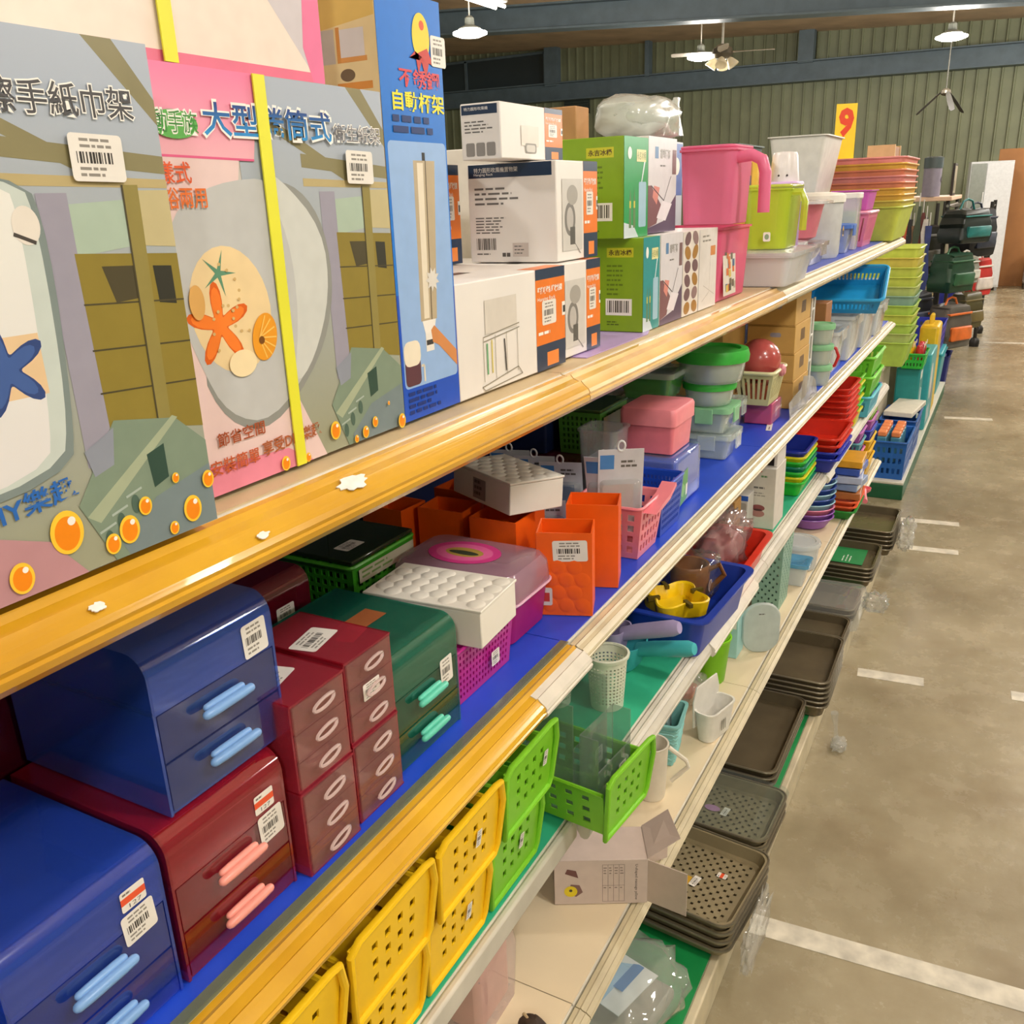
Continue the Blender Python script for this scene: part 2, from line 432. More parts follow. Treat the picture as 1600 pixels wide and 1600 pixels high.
# corrugated end wall, each rib folded into the sheet
pr = []; x = X0
while x < X1 - .01:
    pr += [(x, Y1), (x + .15, Y1), (x + .165, Y1 - .035), (x + .185, Y1 - .035)]; x += .2
pr.append((X1, Y1))
mb = MB(); n = len(pr)
mb.add([(a, b, 0) for a, b in pr] + [(a, b, roofz(a)) for a, b in pr], [(i, i + 1, n + i + 1, n + i) for i in range(n - 1)])
mb.box(X0, Y1 + .02, 0, X1, Y1 + .1, roofz(X1))
struct('wall_back', mb, PL('#82876a', .5, .12, 3.0), smooth=False)
STEEL = PL('#5f6f78', .5, .15, 6.0)
wl = PL('#7f8767', .7, .1, 2.0)
struct('wall_left', MB().box(X0 - .1, Y0, 0, X0, Y1, 5.0), wl, smooth=False)
struct('wall_right', MB().box(X1, Y0, 0, X1 + .1, Y1, 4.2), wl, smooth=False)
struct('wall_front', MB().box(X0, Y0 - .1, 0, X1, Y0, 5.0), wl, smooth=False)
def ibeam(mb, x0, x1, yc, z0f, ht, wd=.2):
    for a, b, h0, h1 in ((-wd / 2, wd / 2, 0, .025), (-.012, .012, .025, ht - .025), (-wd / 2, wd / 2, ht - .025, ht)):
        p = []
        for x in (x0, x1):
            z = z0f(x); p += [(x, yc + a, z + h0), (x, yc + b, z + h0), (x, yc + b, z + h1), (x, yc + a, z + h1)]
        mb.add(p, [(0, 1, 2, 3), (7, 6, 5, 4), (0, 4, 5, 1), (1, 5, 6, 2), (2, 6, 7, 3), (3, 7, 4, 0)])
    return mb
struct('trim_1', ibeam(MB(), X0, X1, 19.25, lambda x: 3.58 - .012 * (x + 4), .36, .3), STEEL, smooth=False)       # wall girt
struct('trim_2', ibeam(MB(), X0, X1, 13.0, lambda x: 3.53 - .062 * x, .34, .3), STEEL, smooth=False)                # roof rafter
for i, (px, wd, zb) in enumerate(((-9.3, .3, 3.64), (-3.97, .28, 3.6), (-7.12, .09, 3.64))):
    struct('trim_%d' % (3 + i), MB().box(px - wd / 2, 19.15, zb + .3, px + wd / 2, 19.35, roofz(px) - .001), STEEL, smooth=False)
t = struct('window_1', MB().box(-13.6, 19.4, 3.98, -9.5, 19.44, 4.62), CL('#26323a', .85, .15, surf='#3a474e'), smooth=False)
f = MB()
for a in (-13.6, -11.55, -9.55): f.box(a - .03, 19.37, 3.95, a + .03, 19.45, 4.65)
f.box(-13.6, 19.37, 3.93, -9.5, 19.45, 3.98); f.box(-13.6, 19.37, 4.62, -9.5, 19.45, 4.67)
f.build('window_frame', STEEL, t, smooth=False)
vt = bpy.data.objects.new('wall_vent', None); COL.objects.link(vt); vt.location = (-8.8, 19.45, 3.36)
tag(vt, 'small dark louvred vent on the green corrugated end wall under the steel girt', 'vent')
mb = MB(); mb.box(-.3, -.06, 0, .3, -.04, .28); mb.build('backing', PL('#26302c', .6), vt, smooth=False)
for k in range(5): MB().box(-.28, -.09, .02 + k * .052, .28, -.06, .045 + k * .052).build('slat', PL('#37423c', .6), vt, smooth=False)

# ------------------------------------------------------------------ ceiling lamps (seen ones, then unseen ones, some added to brighten the hall)
def lamp(x, y, z, label, tubular=False, watts=LAMP_W):
    t = bpy.data.objects.new('ceiling_lamp', None); COL.objects.link(t); t.location = (x, y, z); tag(t, label, 'lamp', 'ceiling lamps of the hall')
    MB().tube([(0, 0, .16), (0, 0, roofz(x) - z)], .008).build('cord', PL('#d8d4c8', .6), t)
    if tubular:
        MB().box(-.08, -.4, .05, .08, .4, .1).build('housing', PL('#d9d9d4', .5), t, bevel=.01)
        for s_ in (-1, 1): MB().tube([(s_ * .05, -.38, .02), (s_ * .05, .38, .02)], .018).build('tube', EM('#fff3e0', 9), t)
        MB().box(-.03, -.03, .1, .03, .03, .17).build('canopy', PL('#d9d9d4', .5), t)
    else:
        MB().lathe([(.03, .17), (.05, .15), (.055, .08), (.12, .05), (.125, .04), (.05, .04)], cap0=True, cap1=True).build('shade', PL('#7c8078', .5), t)
        MB().lathe([(.04, .04), (.13, .03), (.19, .01), (.19, -.01), (.12, -.035), (.05, -.045)]).build('bulb', EM('#fff6e6', 26), t)
    ld = bpy.data.lights.new('lamp_light', 'POINT'); ld.shadow_soft_size = .16; ld.energy = watts; ld.color = LAMP_COL
    lo = bpy.data.objects.new('lamp_light', ld); COL.objects.link(lo); lo.parent = t; lo.location = (0, 0, -.2)
lamp(-5.65, 9.61, 3.4, 'glowing round ceiling lamp beside a long tube lamp under the rafter')
lamp(-4.75, 8.3, 3.4, 'glowing twin tube ceiling lamp in front of the rafter', True)
lamp(-4.35, 13.9, 3.48, 'glowing round ceiling lamp half behind the ceiling fan')
lamp(-1.08, 13.9, 3.4, 'glowing round ceiling lamp above the bag racks on the aisle')
for x, y, lb in ((1.1, -2.2, 'by the entrance end of the aisle'), (1.3, .9, 'above the long tape line'), (1.0, 4.2, 'above the short tape dashes'), (1.6, 8.6, 'across from the toy baskets'), (2.6, 12.4, 'added across from the bag racks'), (2.4, 16.2, 'added before the brown boards'),  # lamps out of view; far and left ones added to brighten the hall
           (-2.6, -2.0, 'behind the drawer boxes'), (-2.6, 1.6, 'behind the white cartons'), (-8.2, 3.6, 'added over the unseen left aisles'), (3.6, -.6, 'over the next aisle near the entrance'), (3.8, 4.0, 'over the next aisle half way'), (5.4, 15.0, 'added over the far right corner')):
    lamp(x, y, 3.4, 'unseen round ceiling lamp ' + lb, watts=LAMP_W if y < 7 else LAMP_W * 2.3)  # unseen far lamps made stronger to lift the end wall

# ------------------------------------------------------------------ ceiling fans
def fan(x, y, z, label, lights, blade_mat, droop=0.0, a0=.3, sc=1.0, rod='#b9b3a4'):
    t = bpy.data.objects.new('ceiling_fan', None); COL.objects.link(t); t.location = (x, y, z); tag(t, label, 'fan')
    MB().tube([(0, 0, .12), (0, 0, (roofz(x) - z) / sc)], .016).build('downrod', PL(rod, .4), t); t.scale = (sc, sc, sc)
    MB().lathe([(.02, .16), (.06, .15), (.13, .1), (.14, .03), (.1, -.01), (.05, -.03)]).build('motor', PL('#5c564a', .35, metal=.5), t)
    for k in range(4 if lights else 3):
        a = a0 + k * 2 * PI / (4 if lights else 3)
        mb = MB(); L = []
        for q, wd in ((.14, .03), (.22, .06), (.4, .075), (.66, .07), (.7, .04)):
            zz = .05 - droop * (q - .14)
            L.append([(q, -wd, zz - .012), (q, wd, zz + .012), (q, wd, zz + .018), (q, -wd, zz - .006)])
        mb.loft(L); mb.move(Matrix.Rotation(a, 4, 'Z')); mb.build('blade', blade_mat, t)
    if lights:
        for k in range(4):
            a = .2 + k * PI / 2
            mb = MB(); mb.lathe([(.02, 0), (.045, -.03), (.075, -.1), (.08, -.13), (.03, -.12)], cap1=True)
            mb.move(Matrix.Translation((.09 * math.cos(a), .09 * math.sin(a), -.02)) @ Matrix.Rotation(-.6, 4, Vector((-math.sin(a), math.cos(a), 0))))
            mb.build('lamp_shade', PL('#e8dfc8', .4, trans=.4), t)
fan(-3.95, 13.6, 3.42, 'ceiling fan with pale blades and four glass lamp shades', True, PL('#a79f90', .4))
fan(-1.12, 14.5, 2.78, 'dark ceiling fan with drooping blades on a long rod', False, PL('#2f2d28', .5), .9, .9, .5, '#3a3830')

# ------------------------------------------------------------------ tape on the floor
TAPE = PL('#d9d4c4', .55, .3, 22.0)
def tape(x0, y0, x1, y1, wd, label):
    dx, dy = x1 - x0, y1 - y0; L = math.hypot(dx, dy)
    t = bpy.data.objects.new('floor_tape', None); COL.objects.link(t); t.location = (x0, y0, 0); t.rotation_euler = (0, 0, math.atan2(dy, dx)); tag(t, label, 'tape', 'white tape marks on the aisle floor')
    k = 0; x = 0.0
    while x < L - .02:
        e = min(L, x + (.62 if L > 1 else L)); MB().box(x, -wd / 2, .0003, e - .004, wd / 2, .0012).build('strip', TAPE, t, smooth=False); x = e
tape(-.352, 1.712, 1.9, 1.86, .062, 'long white tape line crossing the aisle from the perforated trays')
tape(-.31, 3.037, -.092, 3.056, .06, 'short white tape dash on the floor beside the deep trays')
tape(.17, 3.085, .62, 3.115, .06, 'white tape dash on the aisle floor away from the shelves')
tape(-.32, 4.36, -.06, 4.38, .06, 'short white tape dash beside the wrapped trays')
tape(-.38, 4.76, -.08, 4.79, .06, 'short white tape dash in the gap between shelf run and plastic basket stand')
tape(-.32, 7.2, .0, 7.24, .07, 'white tape dash beside the toy baskets')
tape(-.2, 11.0, .5, 11.05, .08, 'pale tape line far down the aisle by the bag racks')

# ------------------------------------------------------------------ shelf bays
XF = -.48
S1, S2, S3, S4, SB = 1.417, 1.045, .762, .393, .09
LIPP = [(-.022, .003), (-.012, .001), (-.008, .0035), (-.004, -.002), (.004, -.006), (.006, -.0045), (.010, -.010), (.016, -.016), (.018, -.021), (.017, -.025), (.019, -.027), (.018, -.033), (.013, -.040), (.006, -.043), (-.004, -.041), (-.006, -.036), (-.022, -.012)]
def gold(h1, h2):
    m, nt, b, o = newmat('gold_vinyl')
    n, r = noise_mix(nt, lin(h1), .2, 6.0, 4, lin(h2))
    nt.links.new(r.outputs[0], b.inputs['Base Color']); b.inputs['Roughness'].default_value = .22; b.inputs['Coat Weight'].default_value = .5
    tc = nt.nodes.new('ShaderNodeTexCoord'); mp = nt.nodes.new('ShaderNodeMapping'); mp.inputs['Scale'].default_value = (260, 3, 260)
    nz = nt.nodes.new('ShaderNodeTexNoise'); nz.inputs['Scale'].default_value = 1.0
    nt.links.new(tc.outputs['Object'], mp.inputs[0]); nt.links.new(mp.outputs[0], nz.inputs['Vector'])
    bp = nt.nodes.new('ShaderNodeBump'); bp.inputs['Strength'].default_value = .25; bp.inputs['Distance'].default_value = .001
    nt.links.new(nz.outputs[0], bp.inputs['Height']); nt.links.new(bp.outputs[0], b.inputs['Normal'])
    return m
GOLD = gold('#d8a828', '#c08c1c'); PALE = gold('#e3bd74', '#c79c52'); CREAM = PL('#c9bd9c', .4, .15, 20.0); WHITE_ED = PL('#cbc6b8', .5, .12, 18.0)
GREYW = PL('#cfcabb', .55, .1); BOARD = PL('#c9b48e', .55, .12, 8.0)
BLUE_L = PL('#1e49cc', .4, .1, 10.0); TEAL_L = PL('#35b389', .45, .1, 10.0); CREAM_L = PL('#ead9b8', .5, .07, 6.0); GREEN_L = PL('#12904a', .5, .1, 8.0); LAV_L = PL('#4a5fc0', .4, .1, 10.0)
BACKP = PL('#16275e', .5, .15, 5.0)
bays = [(-.3, 1.0), (1.0, 2.1), (2.1, 3.25), (3.25, 4.47)]
blab = ['shelf bay with bright yellow price channels holding the drawer boxes and lattice baskets',
        'shelf bay with pale gold top channel holding the cartons and pen holders',
        'shelf bay with cream channels holding the lime jug and tan cartons',
        'end shelf bay with cream channels under the stacked tubs']
for bi, (ya, yb) in enumerate(bays):
    ox, oy = -.68, (ya + yb) / 2
    t = bpy.data.objects.new('shelf_bay', None); COL.objects.link(t); t.location = (ox, oy, 0); tag(t, blab[bi], 'shelf', 'bays of the shop shelf run')
    a, b = ya - oy + .001, yb - oy - .001
    def bx(x0, z0, x1, z1, y0=a, y1=b): return MB().box(x0 - ox, y0, z0, x1 - ox, y1, z1)
    bx(-.895, .1, -.885, 1.40).build('back_panel', BACKP, t, smooth=False)
    for yy in (a, b - .03): bx(-.925, 0, -.895, 1.41, yy, yy + .03).build('upright', GREYW, t, bevel=.002)
    levels = [(S1, [BOARD, BOARD, LAV_L, LAV_L][bi], [GOLD, PALE, CREAM, CREAM][bi]),
              (S2, BLUE_L, [GOLD, CREAM, CREAM, CREAM][bi]),
              (S3, [TEAL_L, TEAL_L, TEAL_L, LAV_L][bi], WHITE_ED),
              (S4, CREAM_L, CREAM)]
    for zt, lm, lip in levels:
        bx(-.885, zt - .028, XF + .004, zt - .0015).build('shelf_board', GREYW, t, bevel=.002)
        bx(-.884, zt - .0015, XF + .001, zt).build('shelf_liner', lm, t, smooth=False)
        if zt == S3 and bi == 0:
            bx(XF + .004, zt - .036, XF + .016, zt - .0005).build('edge_strip', lip, t, bevel=.004)
        else:
            sc = 1.0 if zt == S1 or bi == 0 and zt == S2 else .68
            mb = MB().prism([(XF + .022 + p * sc - ox, zt - .0045 + q * {S1: .82, S2: (.72 if bi == 0 else .5), S3: .8, S4: .45}[zt]) for p, q in LIPP], 'y', a, b)
            mb.build('price_channel', lip, t, angle=14)
    if bi == 0:
        bx(XF - .006, S2 + .0002, XF + .006, S2 + .0016).build('clear_film', CL('#9aa58a', .35, .15), t, smooth=False)
        mb = MB().prism([(XF + .0225 + p * 1.06 - ox, S2 - .0045 + q * .78 + .001) for p, q in LIPP[3:13]] + [(XF + .01 - ox, S2 - .02)], 'y', .86 - oy, .999 - oy)
        mb.build('paper_strip', PL('#d9d3c4', .7), t, angle=25)
    if bi in (1, 2):
        mb = MB().prism([(XF + .0225 + p * 1.06 - ox, S3 - .0045 + q * .85 + .001) for p, q in LIPP[3:13]] + [(XF + .01 - ox, S3 - .018)], 'y', (1.62 if bi == 1 else 2.9) - oy, (1.98 if bi == 1 else 3.0) - oy)
        mb.build('paper_strip', PL('#ddd8ca', .7), t, angle=25)
    bx(-.9, .02, -.37, SB - .002).build('base_deck', GREYW, t, bevel=.002)
    bx(-.88, SB - .002, -.385, SB).build('base_liner', GREEN_L, t, smooth=False)
    bx(-.385, 0, -.365, SB + .0005).build('kick_plate', PL('#cfc4a6', .55, .3, 9.0), t, bevel=.004)
# scraps of torn label stuck on the yellow channel
def scrap(x, y, z, sx, sy, tilt, seed, label, h='#f0ece6'):
    rg = random.Random(seed); pts = []
    for i in range(22):
        a = 2 * PI * i / 22; r = rg.uniform(.65, 1.0); pts.append((r * sx * math.cos(a), r * sy * math.sin(a)))
    t = bpy.data.objects.new('torn_label', None); COL.objects.link(t)
    t.matrix_world = Matrix.Translation((x, y, z)) @ Matrix.Rotation(math.radians(90), 4, 'Z') @ Matrix.Rotation(math.radians(tilt), 4, 'X'); tag(t, label, 'label')
    MB().prism(pts, 'z', 0.0004, .0012).build('paper', PL(h, .7, .15, 80.0), t, smooth=False)
def lz(x): return S1 - .004 - (x - (XF - .008)) * .55
scrap(XF + .028, .548, S1 - .009, .021, .009, 28, 1, 'large torn white label stuck on the yellow channel under the orange bubbles')
scrap(XF + .036, .435, S1 - .0143, .007, .0035, 30, 2, 'small torn white label on the yellow channel near the box corner')
scrap(XF + .034, .30, S1 - .0127, .006, .004, 30, 5, 'tiny crumpled white label scrap on the yellow channel under the grey print box')
# ================================================================== top shelf
WHITE_C = PL('#e6e2dc', .45, .04, 12.0)
OLIVE, OLIVE2, OLIVE_D = INK('#8a7a34'), INK('#7a6a2a'), INK('#4c4530')
SKY, SKY2, TAN, BEAM, AQUA, BUB1, BUB2, WHT = INK('#a9b3c0'), INK('#b9c0d6'), INK('#b9a878'), INK('#87805c'), INK('#7d8f7c'), INK('#f2a51c'), INK('#f7c93a'), INK('#f4f1ea')
NAVY, ORG, GREYT = INK('#1e3350'), INK('#ea7a22'), INK('#6a6763')
def bubble(p, x, y, r):
    p.ell(x, y, r * .82, r, BUB2); p.ell(x, y - r * .05, r * .62, r * .78, INK('#f08a12')); p.ell(x + r * .3, y + r * .45, r * .2, r * .2, WHT)
def room_scene(p, x0, wd, ht, dx=0.0):
    """the tiled bathroom photograph printed on both holder boxes; x0 = where it starts"""
    p.rect(x0, 0, wd, ht, GRAD('#9a9c84', '#aab4c2', 2, .02, .27))
    a = wd - 272 + dx
    p.poly([(a + 228, ht), (a + 248, ht), (wd, ht - 30), (wd, ht - 44)], BEAM)
    p.poly([(a + 100, ht - 22), (a + 112, ht - 18), (a + 236, 220), (a + 228, 216)], BEAM)
    p.poly([(a + 165, 240), (wd, 232), (wd, 222), (a + 165, 230)], BEAM)
    p.poly([(a + 165, 222), (wd, 219), (wd, 214), (a + 165, 216)], TAN)
    p.poly([(a + 200, 206), (a + 240, 208), (a + 240, 182), (a + 200, 178)], INK('#a9bcaa'))
    p.poly([(a + 246, 213), (wd, 213), (wd, 180), (a + 246, 182)], INK('#c0b488'))
    p.rect(a + 183, 60, a + 202, 212, INK('#9a97a6'))
    p.poly([(a + 200, 180), (wd, 176), (wd, 66), (a + 202, 80)], OLIVE)
    p.poly([(a + 216, 172), (a + 238, 171), (a + 238, 152), (a + 222, 151)], OLIVE_D); p.poly([(a + 252, 170), (a + 266, 169), (a + 266, 146), (a + 253, 148)], INK('#33322a'))
    for k, zz in enumerate((152, 126, 101)): p.line([(a + 200, zz), (wd, zz - 4)], 1.0, OLIVE_D)
    p.poly([(a + 239, 216), (a + 250, 216), (a + 247, 74), (a + 237, 76)], INK('#8f8348')); p.line([(a + 239, 216), (a + 237, 76)], 1.2, OLIVE_D)
    p.poly([(a + 172, 40), (a + 205, 84), (a + 250, 76), (wd, 56), (wd, 0), (a + 190, 0)], AQUA)
    p.poly([(a + 176, 32), (a + 248, 78), (a + 252, 76), (a + 184, 26)], INK('#a4ae92'))
    p.poly([(a + 182, 70), (a + 204, 80), (a + 200, 58), (a + 186, 54)], INK('#8d93a0')); p.poly([(a + 224, 58), (a + 238, 62), (a + 238, 40), (a + 226, 36)], INK('#2f4a40'))
    p.poly([(a + 196, 8), (a + 226, 30), (wd, 40), (wd, 0), (a + 200, 0)], INK('#76868a'))
    for qx, qy in ((188, 14), (198, 22), (210, 30)): p.ell(a + qx, qy, 3, 6, INK('#4c6458')); p.line([(a + qx - 6, qy + 6), (a + qx + 6, qy + 9)], 1.5, INK('#a9b6ad'))
CARD = PL('#c9c4bc', .3, .05, 10.0, coat=.2)
W1, H1 = 272, 293
t = carton('paper_towel_holder_box', 'large grey print box with blue starfish and white dispenser picture on top shelf', 'box', -.462, .276, S1 + .004, .272, .12, .293, CARD)
p = front(.272); room_scene(p, 90, 272, 293)
p.rect(0, 0, 100, 293, INK('#aab2bd')); p.poly([(0, 0), (170, 0), (150, 26), (100, 46), (0, 46)], INK('#b98a90'))
p.soft([(20, 223), (178, 225), (186, 190), (180, 96), (172, 56), (20, 54)], INK('#7d8a88')); p.soft([(20, 221), (175, 223), (181, 195), (177, 98), (166, 60), (20, 58)], INK('#c6d0ca'))
p.soft([(20, 220), (167, 222), (171, 195), (166, 98), (158, 62), (20, 60)], GRAD('#dedcdc', '#e6e6e0', 2, .06, .2))
p.rect(120, 108, 168, 141, INK('#e3c49a')); p.fish(146, 124, 26, INK('#33477c'), .5); p.fish(146, 124, 21, INK('#44609c'), .5)
p.ell(174, 196, 8, 10, INK('#e4ddd2')); p.line([(166, 192), (178, 187)], 2, INK('#4a4440'))
p.text('擦手紙巾架', 164, 250, 92, 19, WHT, .04); p.text('擦手紙巾架', 165, 251, 90, 17, INK('#4c4a4c'), .006)
p.text('享受DIY樂趣', 78, 38, 96, 14, INK('#2a66b4'), .02, .09)
for b_ in ((161, 28, 13), (202, 16, 9), (189, 11, 6.5), (216, 27, 6), (252, 14, 9), (235, 6, 4.5), (242, 38, 3.5), (129, 12, 9), (268, 30, 6)): bubble(p, *b_)
p.label(207, 218, 35, 25, -.02)
p.build('front_print', t)
t = carton('roll_tissue_holder_box', 'pink and grey print box with seashell disc picture and yellow strap on top shelf', 'box', -.5, .559, S1 + .004, .267, .12, .292, CARD)
p = front(.267); room_scene(p, 90, 267, 292, -4)
p.poly([(0, 0), (150, 0), (120, 60), (70, 150), (90, 240), (118, 292), (0, 292)], INK('#e3c9c6')); p.poly([(0, 236), (104, 234), (116, 292), (0, 292)], GRAD('#e9b2bb', '#ea7fa6', 2, .23, .29))
p.poly([(0, 0), (132, 0), (104, 17), (26, 22), (0, 26)], INK('#e68aa0')); p.line([(0, 236), (104, 234)], 1.6, INK('#dd5f8a'))
p.soft([(21, 101), (43, 50), (90, 34), (154, 80), (180, 131), (176, 185), (150, 216), (110, 222)], INK('#8f918c'))
p.soft([(8, 152), (17, 199), (61, 219), (126, 223), (171, 182), (174, 131), (147, 82), (90, 41), (45, 56), (25, 98)], INK('#bdbfbe')); p.soft([(108, 224), (126, 225), (173, 184), (174, 131), (147, 82), (118, 62), (134, 120), (132, 180)], INK('#cccfca'))
p.ell(63, 131, 39, 46, INK('#e8cf9e'), .25); p.fish(49, 122, 31, INK('#d8601a'), .35, .26); p.fish(49, 122, 27, INK('#f07e2c'), .35, .24); p.star(54, 158, 17, 3, INK('#5d8f72'), 1.2)
[p.ell(63 + 34 * math.cos(q * 2.4) * ((q % 7) / 7), 131 + 40 * math.sin(q * 2.4) * ((q % 7) / 7), 1.4, 1.2, INK('#cfae74')) for q in range(22)]; p.ell(92, 108, 13, 18, INK('#e79a26'), -.3); [p.line([(86, 108), (92 + 12 * math.cos(q * .5 - 1.6), 108 + 16 * math.sin(q * .5 - 1.6))], 1.1, INK('#f4c464')) for q in range(7)]; p.ell(88, 106, 3, 3, INK('#7a4a18')); p.ell(66, 92, 14, 10, INK('#efdcb0')); p.ell(30, 140, 7, 12, INK('#d9a860'))
p.ell(33, 255, 20, 9, INK('#5fae54')); p.text('動手族', 14, 248, 40, 17, WHT, .05); p.text('動手族', 15, 249.5, 38, 14, INK('#3f8a3c'), .0)
p.text('大型捲筒式', 56, 247, 140, 26, WHT, .04); p.text('大型捲筒式', 58, 249, 136, 22, GRAD('#2f8fd0', '#27357c', 2, .249, .272), .014)
p.text('衛生紙架', 196, 249, 64, 15, WHT, .03); p.text('衛生紙架', 197, 250, 62, 13, INK('#77757a'), .0)
p.text('樣式', 12, 218, 29, 14, INK('#dd5a2c'), .012); p.text('衛浴兩用', 2, 202, 50, 14, INK('#e0702c'), .012)
p.text('節省空間', 30, 35, 49, 11, INK('#a0481e'), .012); p.text('安裝簡單', 20, 15, 50, 12, INK('#c0562a'), .012); p.text('享受DIY樂趣', 74, 17, 70, 12, INK('#a85a32'), .02, .03)
for b_ in ((162, 18, 8), (218, 13, 5), (203, 7, 5.5), (124, 4, 4), (97, 6, 6), (189, 4, 3.5), (259, 5, 7), (240, 26, 2)): bubble(p, *b_)
p.label(208, 218, 36, 26, -.02)
p.build('front_print', t)
STRAP = PL('#e4e236', .4, .06, 10.0)
MB().prism([(-.0235, 0), (-.0125, 0), (-.0115, .292), (-.0235, .292)], 'y', -.0035, -.0022).build('strap', STRAP, t, smooth=False)
t = carton('wide_gift_box', 'wide white box with pink borders and a yellow strap lying on the print boxes', 'box', -.508, .41, S1 + .2976, .44, .13, .17, PL('#ddd0c6', .35, .04, 8.0))
p = front(.44); p.rect(0, 0, 440, 170, INK('#ead9cb')); p.poly([(360, 75), (432, 0), (440, 0), (440, 170), (300, 170)], INK('#c9c2c6'))
p.rect(0, 0, 440, 7, INK('#e0708c')); p.poly([(426, 0), (440, 0), (440, 170), (424, 170), (421, 60), (417, 24)], INK('#e2739c'))
p.build('front_print', t)
MB().box(.055, -.0035, 0, .0665, -.0022, .17).build('strap', STRAP, t, smooth=False)

# tall blue cup dispenser box
t = carton('cup_dispenser_box', 'tall bright blue box with chrome cup tube picture and yellow lettering on top shelf', 'box', -.5, .7445, S1 + .004, .099, .105, .375, PL('#1c62c0', .3, .08, 10.0, coat=.3))
p = front(.101); p.rect(0, 0, 101, 375, INK('#1f74d0')); p.rect(0, 0, 101, 120, INK('#1a50c0'))
p.rr(4, 31, 99, 254, 5, INK('#94b6e4'))
p.poly([(38, 92), (42, 238), (78, 238), (66, 92)], INK('#b9a98c')); p.poly([(44, 94), (48, 236), (58, 236), (53, 94)], INK('#e6dcc6')); p.line([(57, 92), (62, 238)], 1.2, INK('#4d4030')); p.rect(57, 238, 62, 245, INK('#2b2a2a'))
p.poly([(40, 92), (64, 92), (60, 80), (44, 80)], INK('#f0ece4')); p.rect(44, 62, 58, 80, INK('#ece8e0')); p.rect(45, 68, 57, 73, INK('#3c3a3a'))
p.poly([(54, 82), (60, 86), (99, 56), (99, 40), (66, 66), (56, 70)], INK('#d08a52'))
p.rr(6, 33, 32, 74, 5, INK('#5b3540')); p.rr(5, 52, 33, 76, 8, INK('#ece2cc')); p.line([(33, 50), (38, 50), (38, 34)], 2.5, INK('#e6dcc4'))
p.star(62, 130, 12, 7, INK('#dedad2'), .4, 9)
p.ell(67, 342, 14, 20, INK('#e9cf36')); p.ell(69, 352, 4, 4, INK('#d6552a')); p.poly([(47, 324), (56, 330), (60, 312), (66, 322), (72, 308), (78, 322), (86, 320), (76, 334)], INK('#c2362e'))
p.text('不銹鋼', 28, 299, 66, 16, INK('#d2404a'), .02); p.text('自動杯架', 16, 279, 84, 17, INK('#f0e12c'), .022)
p.lines(14, 270, 84, 2, 9, INK('#16326c'), 5.5, 4); p.lines(8, 24, 62, 4, 6, INK('#12307c'), 3.5, 9)
p.label(82, 320, 25, 26, 0)
p.build('front_print', t)
p = side(.101, .105); p.rect(0, 0, 105, 375, INK('#e6d2a4')); p.poly([(0, 375), (104, 375), (104, 352), (0, 340)], INK('#e0bf6c')); p.rect(38, 318, 60, 345, INK('#c9c2c0')); p.rect(66, 322, 92, 344, INK('#d8d4da'))
p.rect(62, 318, 66, 346, INK('#cf8f4a')); p.rect(66, 318, 94, 322, INK('#d99a58')); p.rect(60, 296, 98, 302, INK('#d99246')); p.ell(72, 308, 8, 5, INK('#6f5d4a')); p.build('side_print', t)

